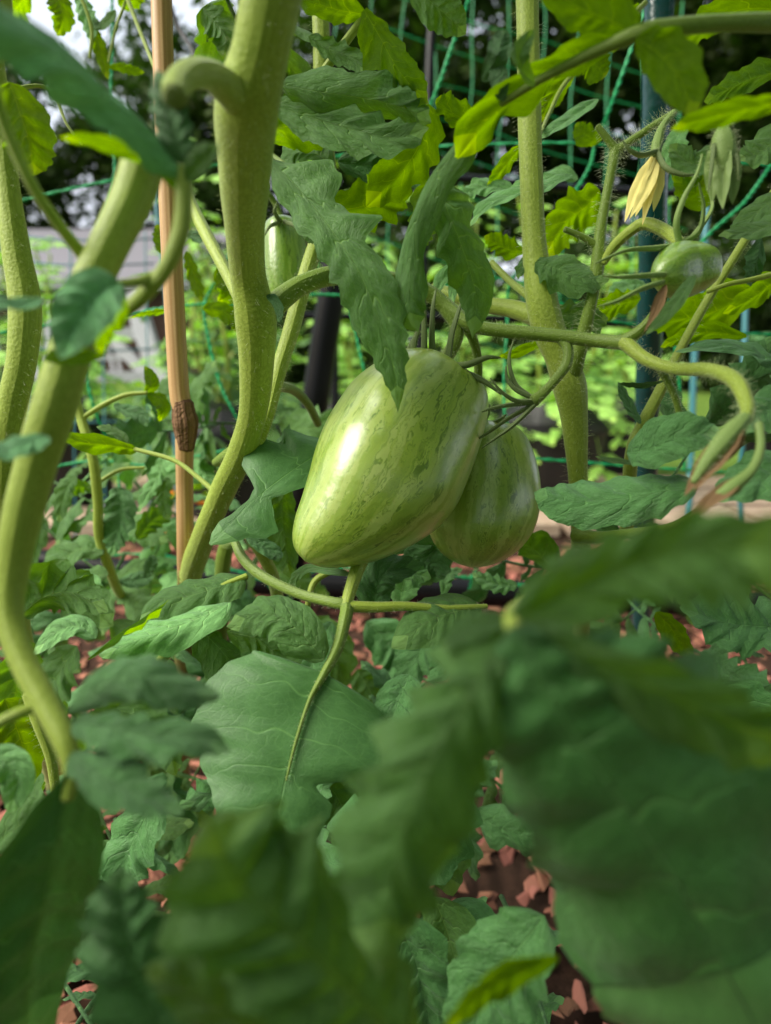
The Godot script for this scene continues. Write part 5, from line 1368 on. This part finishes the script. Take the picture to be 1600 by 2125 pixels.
func plant_small_left() -> void:
	var foot := at(330, 1440, 0.857)
	var t := thing("tomato_plant", "slender young tomato plant between the left stem and bamboo stake", "tomato plant", Vector3(foot.x, 0, foot.z), "tomato plants in the bed")
	stem("main_stem", [[140, 790, 0.40, 20], [165, 860, 0.40, 20], [192, 950, 0.40, 21], [203, 1040, 0.41, 20], [205, 1110, 0.42, 20], [222, 1165, 0.43, 20], [245, 1225, 0.46, 19], [275, 1270, 0.50, 18], [310, 1350, 0.66, 16], [330, 1440, 0.87, 14]], M.stem, t, {"hair": 200})
	stem("branch", [[175, 865, 0.40, 10], [215, 840, 0.40, 11], [260, 820, 0.40, 10], [305, 815, 0.40, 8]], M.stem, t)
	stem("branch", [[205, 1000, 0.41, 8], [250, 975, 0.41, 8], [300, 970, 0.41, 6]], M.stem, t)
	stem("leaf_stalk", [[450, 1025, 0.325, 12], [410, 990, 0.33, 10], [360, 955, 0.335, 10], [280, 932, 0.34, 9]], M.stem, t)
	leaf(t, [[285, 934, 0.34], [230, 925, 0.34], [170, 918, 0.34], [112, 900, 0.34]], 28.0, 34.0, {"r": 165.0, "m": "leaf_young", "d": 0.12})
	leaf(t, [[265, 925, 0.345], [250, 905, 0.345], [225, 890, 0.345], [200, 885, 0.345]], 16.0, 14.0, {"r": 20.0, "d": 0.15})
	leaf(t, [[300, 815, 0.40], [315, 800, 0.40], [310, 780, 0.40], [300, 760, 0.40]], 16.0, 14.0, {"r": 170.0, "m": "leaf_young", "d": 0.05})
	leaf(t, [[305, 818, 0.40], [330, 830, 0.40], [340, 850, 0.40], [330, 875, 0.40]], 20.0, 18.0, {"r": 165.0, "m": "leaf_young", "d": 0.2})
	leaf(t, [[235, 840, 0.42], [270, 855, 0.42], [295, 865, 0.42], [305, 885, 0.42]], 18.0, 16.0, {"r": 30.0, "m": "leaf_deep"})
	leaf(t, [[240, 1010, 0.42], [250, 1050, 0.42], [245, 1100, 0.42], [230, 1155, 0.42]], 38.0, 40.0, {"r": 10.0, "m": "leaf_deep", "d": 0.2, "n": 8.0, "rp": 0.12})
	leaf(t, [[160, 990, 0.42], [140, 1010, 0.42], [128, 1045, 0.42], [122, 1085, 0.42]], 24.0, 24.0, {"r": 10.0, "m": "leaf", "d": 0.2})
	leaf(t, [[195, 1020, 0.43], [170, 1010, 0.43], [145, 1020, 0.43], [130, 1050, 0.43]], 26.0, 24.0, {"r": 168.0, "m": "leaf", "d": 0.2})
	leaf(t, [[340, 945, 0.42], [330, 985, 0.42], [310, 1020, 0.42], [285, 1065, 0.42]], 20.0, 24.0, {"r": 20.0, "m": "leaf_pale", "d": 0.25, "rp": 0.2})
	leaf(t, [[350, 990, 0.42], [340, 1020, 0.42], [340, 1050, 0.42], [350, 1080, 0.42]], 20.0, 20.0, {"r": 0.0, "m": "leaf", "d": 0.25, "rp": 0.2})
	leaf(t, [[285, 1120, 0.43], [310, 1085, 0.43], [335, 1065, 0.43], [350, 1050, 0.43]], 30.0, 26.0, {"r": 168.0, "m": "leaf", "d": 0.2})
	leaf(t, [[215, 1150, 0.42], [175, 1140, 0.42], [130, 1160, 0.42], [80, 1200, 0.42]], 42.0, 44.0, {"r": 20.0, "m": "leaf", "d": 0.15, "rp": 0.12})
	leaf(t, [[225, 1190, 0.40], [190, 1200, 0.40], [150, 1215, 0.40], [100, 1225, 0.40]], 30.0, 34.0, {"r": 10.0, "m": "leaf", "d": 0.15, "rp": 0.14})
	leaf(t, [[190, 1190, 0.39], [190, 1220, 0.39], [180, 1250, 0.39], [165, 1290, 0.39]], 30.0, 34.0, {"r": 10.0, "m": "leaf_pale", "d": 0.15, "rp": 0.14})
	leaf(t, [[248, 1205, 0.45], [275, 1205, 0.45], [300, 1200, 0.45], [320, 1195, 0.45]], 18.0, 18.0, {"r": 20.0, "m": "leaf_deep", "d": 0.1})
	leaf(t, [[300, 1200, 0.44], [310, 1180, 0.44], [315, 1165, 0.44], [312, 1150, 0.44]], 14.0, 14.0, {"r": 10.0, "m": "leaf_deep", "d": 0.1})
	for k in 14:
		var bx: float = [90, 60, 270, 300, 260, 420, 110, 90, 330, 280, 450, 470, 230, 330][k]
		var by: float = [1090, 1160, 900, 860, 1150, 900, 1000, 860, 1130, 1000, 880, 1010, 1330, 1300][k]
		fleaf(t, k, [bx, by, 0.5 + 0.02 * (k % 4)], [bx + 80 * cos(k * 2.1), by + 60 + 50 * sin(k * 1.7), 0.48 + 0.02 * (k % 3)], 25.0 * sin(k * 3.0), ["leaf", "leaf_deep", "leaf_pale"][k % 3])

func plant_far_right() -> void:
	var foot := at(1790, 1700, 0.62)
	var t := thing("tomato_plant", "tomato plant at the right edge with leaves reaching in from above", "tomato plant", Vector3(foot.x, 0, foot.z), "tomato plants in the bed")
	stand.append(t)
	stem("main_stem", [[1790, -100, 0.22, 60], [1785, 300, 0.25, 56], [1780, 700, 0.29, 54], [1785, 1200, 0.40, 46], [1790, 1700, 0.62, 40]], M.stem, t, {"hair": 100})
	# near stalk and leaf at the top right
	var c := compound(t)
	stem("leaf_stalk", [[1780, 60, 0.20, 40], [1620, 48, 0.19, 38], [1500, 48, 0.185, 34], [1400, 56, 0.183, 34], [1330, 68, 0.184, 34], [1240, 105, 0.19, 24], [1130, 160, 0.198, 18], [1040, 215, 0.208, 14]], M.stem_dark, c)
	leaf(c, [[1330, 75, 0.184], [1260, 40, 0.186], [1190, 10, 0.188], [1110, -40, 0.19]], 70.0, 60.0, {"name": "leaflet", "r": 170.0, "d": 0.1, "m": "leaf_young"})
	leaf(c, [[1300, 80, 0.186], [1210, 118, 0.192], [1120, 170, 0.2], [1020, 240, 0.212], [950, 330, 0.222]], [[0, 8], [0.15, 46], [0.35, 46], [0.6, 50], [0.8, 46], [1, 10]], [[0, 8], [0.2, 34], [0.3, 14], [0.45, 60], [0.55, 16], [0.7, 44], [0.85, 30], [1, 0]], {"name": "leaflet", "r": 172.0, "f": 10.0, "d": 0.1, "m": "leaf_young"})
	leaf(c, [[1320, 80, 0.182], [1370, 115, 0.18], [1415, 170, 0.178], [1440, 240, 0.178]], 52.0, 60.0, {"name": "leaflet", "r": 172.0, "d": 0.12, "m": "leaf_young"})
	leaf(c, [[1640, 205, 0.17], [1560, 225, 0.172], [1470, 245, 0.174], [1392, 268, 0.177]], 34.0, 38.0, {"name": "leaflet", "r": 160.0, "d": 0.1, "rp": 0.12, "m": "leaf_young"})
	leaf(c, [[1110, 175, 0.195], [1085, 150, 0.19], [1080, 110, 0.188], [1110, 60, 0.188]], 26.0, 24.0, {"name": "leaflet", "r": 20.0, "f": 30.0, "d": 0.08, "m": "leaf"})
	leaf(c, [[1045, 210, 0.206], [1035, 180, 0.204], [1030, 150, 0.203], [1025, 120, 0.203]], 24.0, 20.0, {"name": "leaflet", "r": 165.0, "d": 0.1, "m": "leaf_deep"})
	# background leaves at the right
	for k in [[[1640, 20, .34], [1540, 20, .34], [1450, 60, .34], [1400, 110, .34], 46.0, 165.0, "leaf_young"], [[1640, 140, .32], [1570, 160, .32], [1510, 185, .32], [1460, 210, .32], 40.0, 160.0, "leaf"],
		[[1660, 250, .28], [1610, 290, .28], [1570, 320, .28], [1530, 330, .28], 50.0, 10.0, "leaf"], [[1660, 400, .27], [1600, 420, .27], [1560, 450, .27], [1510, 490, .27], 32.0, 10.0, "leaf"],
		[[1680, 440, .26], [1620, 460, .26], [1560, 480, .26], [1490, 490, .26], 34.0, 20.0, "leaf"], [[1580, 490, .31], [1570, 540, .31], [1560, 570, .31], [1550, 590, .31], 30.0, 150.0, "leaf_deep"],
		[[1560, 600, .36], [1500, 640, .36], [1430, 660, .36], [1340, 665, .36], 75.0, 172.0, "leaf_young"], [[1330, 620, .36], [1290, 630, .36], [1260, 640, .36], [1225, 650, .36], 40.0, 172.0, "leaf_young"],
		[[1340, 590, .38], [1310, 590, .38], [1285, 600, .38], [1262, 610, .38], 26.0, 10.0, "leaf_pale"], [[1680, 760, .30], [1600, 750, .30], [1520, 720, .30], [1400, 730, .30], 44.0, 50.0, "leaf_deep"],
		[[1680, 900, .24], [1620, 850, .24], [1580, 860, .24], [1540, 900, .24], 60.0, 10.0, "leaf_deep"], [[1700, 1000, .22], [1630, 980, .22], [1560, 1000, .22], [1480, 1040, .22], 70.0, 10.0, "leaf_deep"],
		[[1480, 300, .33], [1450, 340, .33], [1420, 330, .33], [1390, 300, .33], 40.0, 10.0, "leaf"], [[1480, 350, .36], [1470, 380, .36], [1440, 400, .36], [1395, 360, .36], 46.0, 172.0, "leaf_young"],
		[[1420, 260, .36], [1400, 300, .36], [1410, 340, .36], [1440, 380, .36], 30.0, 10.0, "leaf_pale"], [[1550, 700, .34], [1480, 690, .34], [1420, 700, .34], [1370, 720, .34], 30.0, 160.0, "leaf_young"],
		[[1640, 560, .33], [1600, 590, .33], [1560, 620, .33], [1500, 650, .33], 40.0, 165.0, "leaf_young"], [[1380, 790, .30], [1345, 800, .30], [1310, 800, .30], [1285, 795, .30], 10.0, 160.0, "leaf_deep"],
		[[1330, 880, .31], [1310, 850, .31], [1295, 820, .31], [1283, 792, .31], 14.0, 20.0, "leaf_deep"], [[1350, 905, .32], [1385, 900, .32], [1410, 885, .32], [1430, 878, .32], 14.0, 160.0, "leaf_deep"]]:
		leaf(t, [k[0], k[1], k[2], k[3]], k[4], k[4] * 0.95, {"r": k[5], "m": k[6], "d": 0.16, "rp": 0.12})
	stem("branch", [[1620, 380, 0.30, 20], [1570, 460, 0.302, 19], [1520, 540, 0.305, 18], [1470, 620, 0.31, 18], [1420, 710, 0.312, 19], [1370, 810, 0.315, 24], [1330, 890, 0.32, 28], [1310, 950, 0.325, 28], [1300, 1100, 0.36, 28]], M.stem, t, {"hair": 400})
	stem("branch", [[1620, 565, 0.30, 12], [1560, 580, 0.30, 11], [1510, 590, 0.30, 10], [1468, 605, 0.305, 10]], M.stem, t)
	stem("branch", [[1780, 520, 0.27, 26], [1700, 420, 0.28, 24], [1620, 380, 0.30, 20]], M.stem, t)
	# near withered flowers
	flower(t, [1540, 880, 0.19], [[1420, 1030, 0.186, -10, 0], [1440, 1020, 0.184, 6, 30], [1460, 985, 0.19, 10, -20]], 20.0, M.withered, "withered_flower")
	stem("fruit_stalk", [[1548, 865, 0.192, 24], [1520, 895, 0.19, 40], [1490, 930, 0.188, 38], [1462, 965, 0.187, 26], [1440, 1000, 0.186, 14]], M.sepal_light, t, {"hair": 200})
	flower(t, [1540, 990, 0.185], [[1420, 1085, 0.182, -4, 0], [1450, 1065, 0.18, 6, 30], [1480, 1040, 0.186, 8, -20]], 16.0, M.withered, "withered_flower")
	stem("fruit_stalk", [[1575, 880, 0.19, 18], [1578, 930, 0.187, 18], [1560, 975, 0.185, 20], [1520, 1010, 0.184, 30], [1490, 1030, 0.184, 20]], M.sepal_light, t)

func build_fruit() -> void:
	# large striped tomato
	var b := at(640, 1165, 0.28)
	var t := thing("tomato", "large heart-shaped pale green tomato with dark green stripes", "tomato", b, "striped green tomatoes")
	var pf := [[12, 40, 0], [-6, 42, 14], [-24, 46, 40], [-32, 52, 66], [-22, 50, 92], [2, 46, 114], [40, 43, 132], [95, 41, 150], [150, 45, 158], [205, 50, 161], [260, 52, 152], [310, 50, 134], [360, 42, 112], [405, 30, 88], [440, 18, 60], [460, 12, 34], [470, 8, 0]]
	fruit("skin", Vector2(880, 765), Vector2(624, 1164), 0.300, 0.272, pf, M.tomato, t, 0.034)
	sepals(t, [[[880, 768, 0.288], [880, 700, 0.284], [880, 640, 0.282], [882, 605, 0.282]], [[898, 768, 0.289], [896, 700, 0.286], [898, 640, 0.285], [904, 602, 0.285]], [[865, 762, 0.292], [858, 720, 0.29], [866, 690, 0.289], [870, 678, 0.289]], [[850, 765, 0.294], [848, 730, 0.293], [862, 700, 0.292], [874, 688, 0.291]],
		[[928, 762, 0.288], [936, 700, 0.285], [950, 650, 0.284], [958, 625, 0.284]], [[935, 762, 0.287], [975, 755, 0.28], [1010, 742, 0.276], [1038, 742, 0.275]], [[955, 770, 0.288], [985, 782, 0.284], [1010, 795, 0.282], [1040, 818, 0.281]]], M.sepal, 15.0)
	# second tomato
	b = at(980, 1178, 0.33)
	t = thing("tomato", "smaller striped green tomato half hidden behind the large one", "tomato", b, "striped green tomatoes")
	pf = [[16, 0, 0], [4, 0, 18], [-2, 0, 44], [12, 2, 72], [45, 4, 92], [95, 6, 108], [150, 6, 116], [205, 3, 112], [245, 0, 94], [275, -4, 66], [292, -6, 34], [300, -6, 0]]
	fruit("skin", Vector2(1010, 880), Vector2(985, 1178), 0.335, 0.325, pf, M.tomato, t, 0.02, 2.1)
	sepals(t, [[[1010, 885, 0.325], [1040, 870, 0.318], [1050, 860, 0.316]], [[1000, 885, 0.325], [1015, 850, 0.32], [1010, 830, 0.32]]], M.sepal, 10.0)
	# small elongated tomato behind the main stem
	b = at(590, 610, 0.36)
	t = thing("tomato", "small elongated green tomato behind the main stem", "tomato", b, "striped green tomatoes")
	pf = [[8, 0, 0], [0, 0, 12], [2, 0, 26], [14, 0, 38], [45, 1, 46], [90, 2, 48], [130, 3, 45], [160, 3, 36], [182, 3, 20], [190, 3, 0]]
	fruit("skin", Vector2(585, 455), Vector2(592, 645), 0.365, 0.36, pf, M.tomato_small, t, 0.03, 1.0)
	sepals(t, [[[582, 460, 0.352], [570, 440, 0.345], [575, 420, 0.345]], [[590, 460, 0.352], [615, 470, 0.338], [632, 490, 0.336]], [[578, 462, 0.352], [560, 470, 0.342], [548, 490, 0.34]]], M.sepal, 9.0)
	stem("fruit_stalk", [[585, 462, 0.363, 14], [575, 430, 0.362, 12], [555, 400, 0.358, 12], [530, 380, 0.34, 12], [515, 370, 0.30, 12]], M.stem_dark, t)
	# small round tomato at the right with its withered flower
	b = at(1400, 600, 0.25)
	t = thing("tomato", "small round green tomato with long sepals at the right", "tomato", b, "striped green tomatoes")
	pf = [[-64, 4, 0], [-60, 4, 22], [-46, 4, 40], [-20, 2, 52], [10, 0, 57], [38, 0, 52], [60, 0, 36], [72, 0, 18], [76, 0, 0]]
	fruit("skin", Vector2(1428, 556), Vector2(1340, 580), 0.248, 0.236, pf, M.tomato_small, t, 0.03, 0.5)
	sepals(t, [[[1410, 505, 0.248], [1404, 460, 0.244], [1420, 410, 0.242], [1446, 362, 0.24], [1458, 320, 0.24]], [[1415, 505, 0.248], [1450, 480, 0.246], [1460, 430, 0.244], [1450, 380, 0.242]], [[1405, 510, 0.247], [1360, 515, 0.24], [1300, 520, 0.238], [1236, 546, 0.237]], [[1420, 510, 0.25], [1455, 470, 0.252], [1478, 430, 0.254], [1470, 390, 0.256]],
		[[1380, 570, 0.232], [1340, 572, 0.23], [1290, 575, 0.228], [1250, 572, 0.228]], [[1375, 585, 0.232], [1330, 600, 0.228], [1280, 625, 0.226], [1245, 635, 0.226]]], M.sepal_light, 13.0)
	leaf(t, [[1440, 570, 0.228], [1415, 610, 0.222], [1380, 655, 0.22], [1340, 695, 0.22]], 18.0, 16.0, {"r": 20.0, "d": 0.0, "m": "leaf", "name": "sepal"})
	flower(t, [1382, 590, 0.232], [[1336, 690, 0.228, 4, 0], [1350, 680, 0.226, 6, 40], [1344, 670, 0.23, -3, -50]], 8.0, M.withered, "withered_flower")
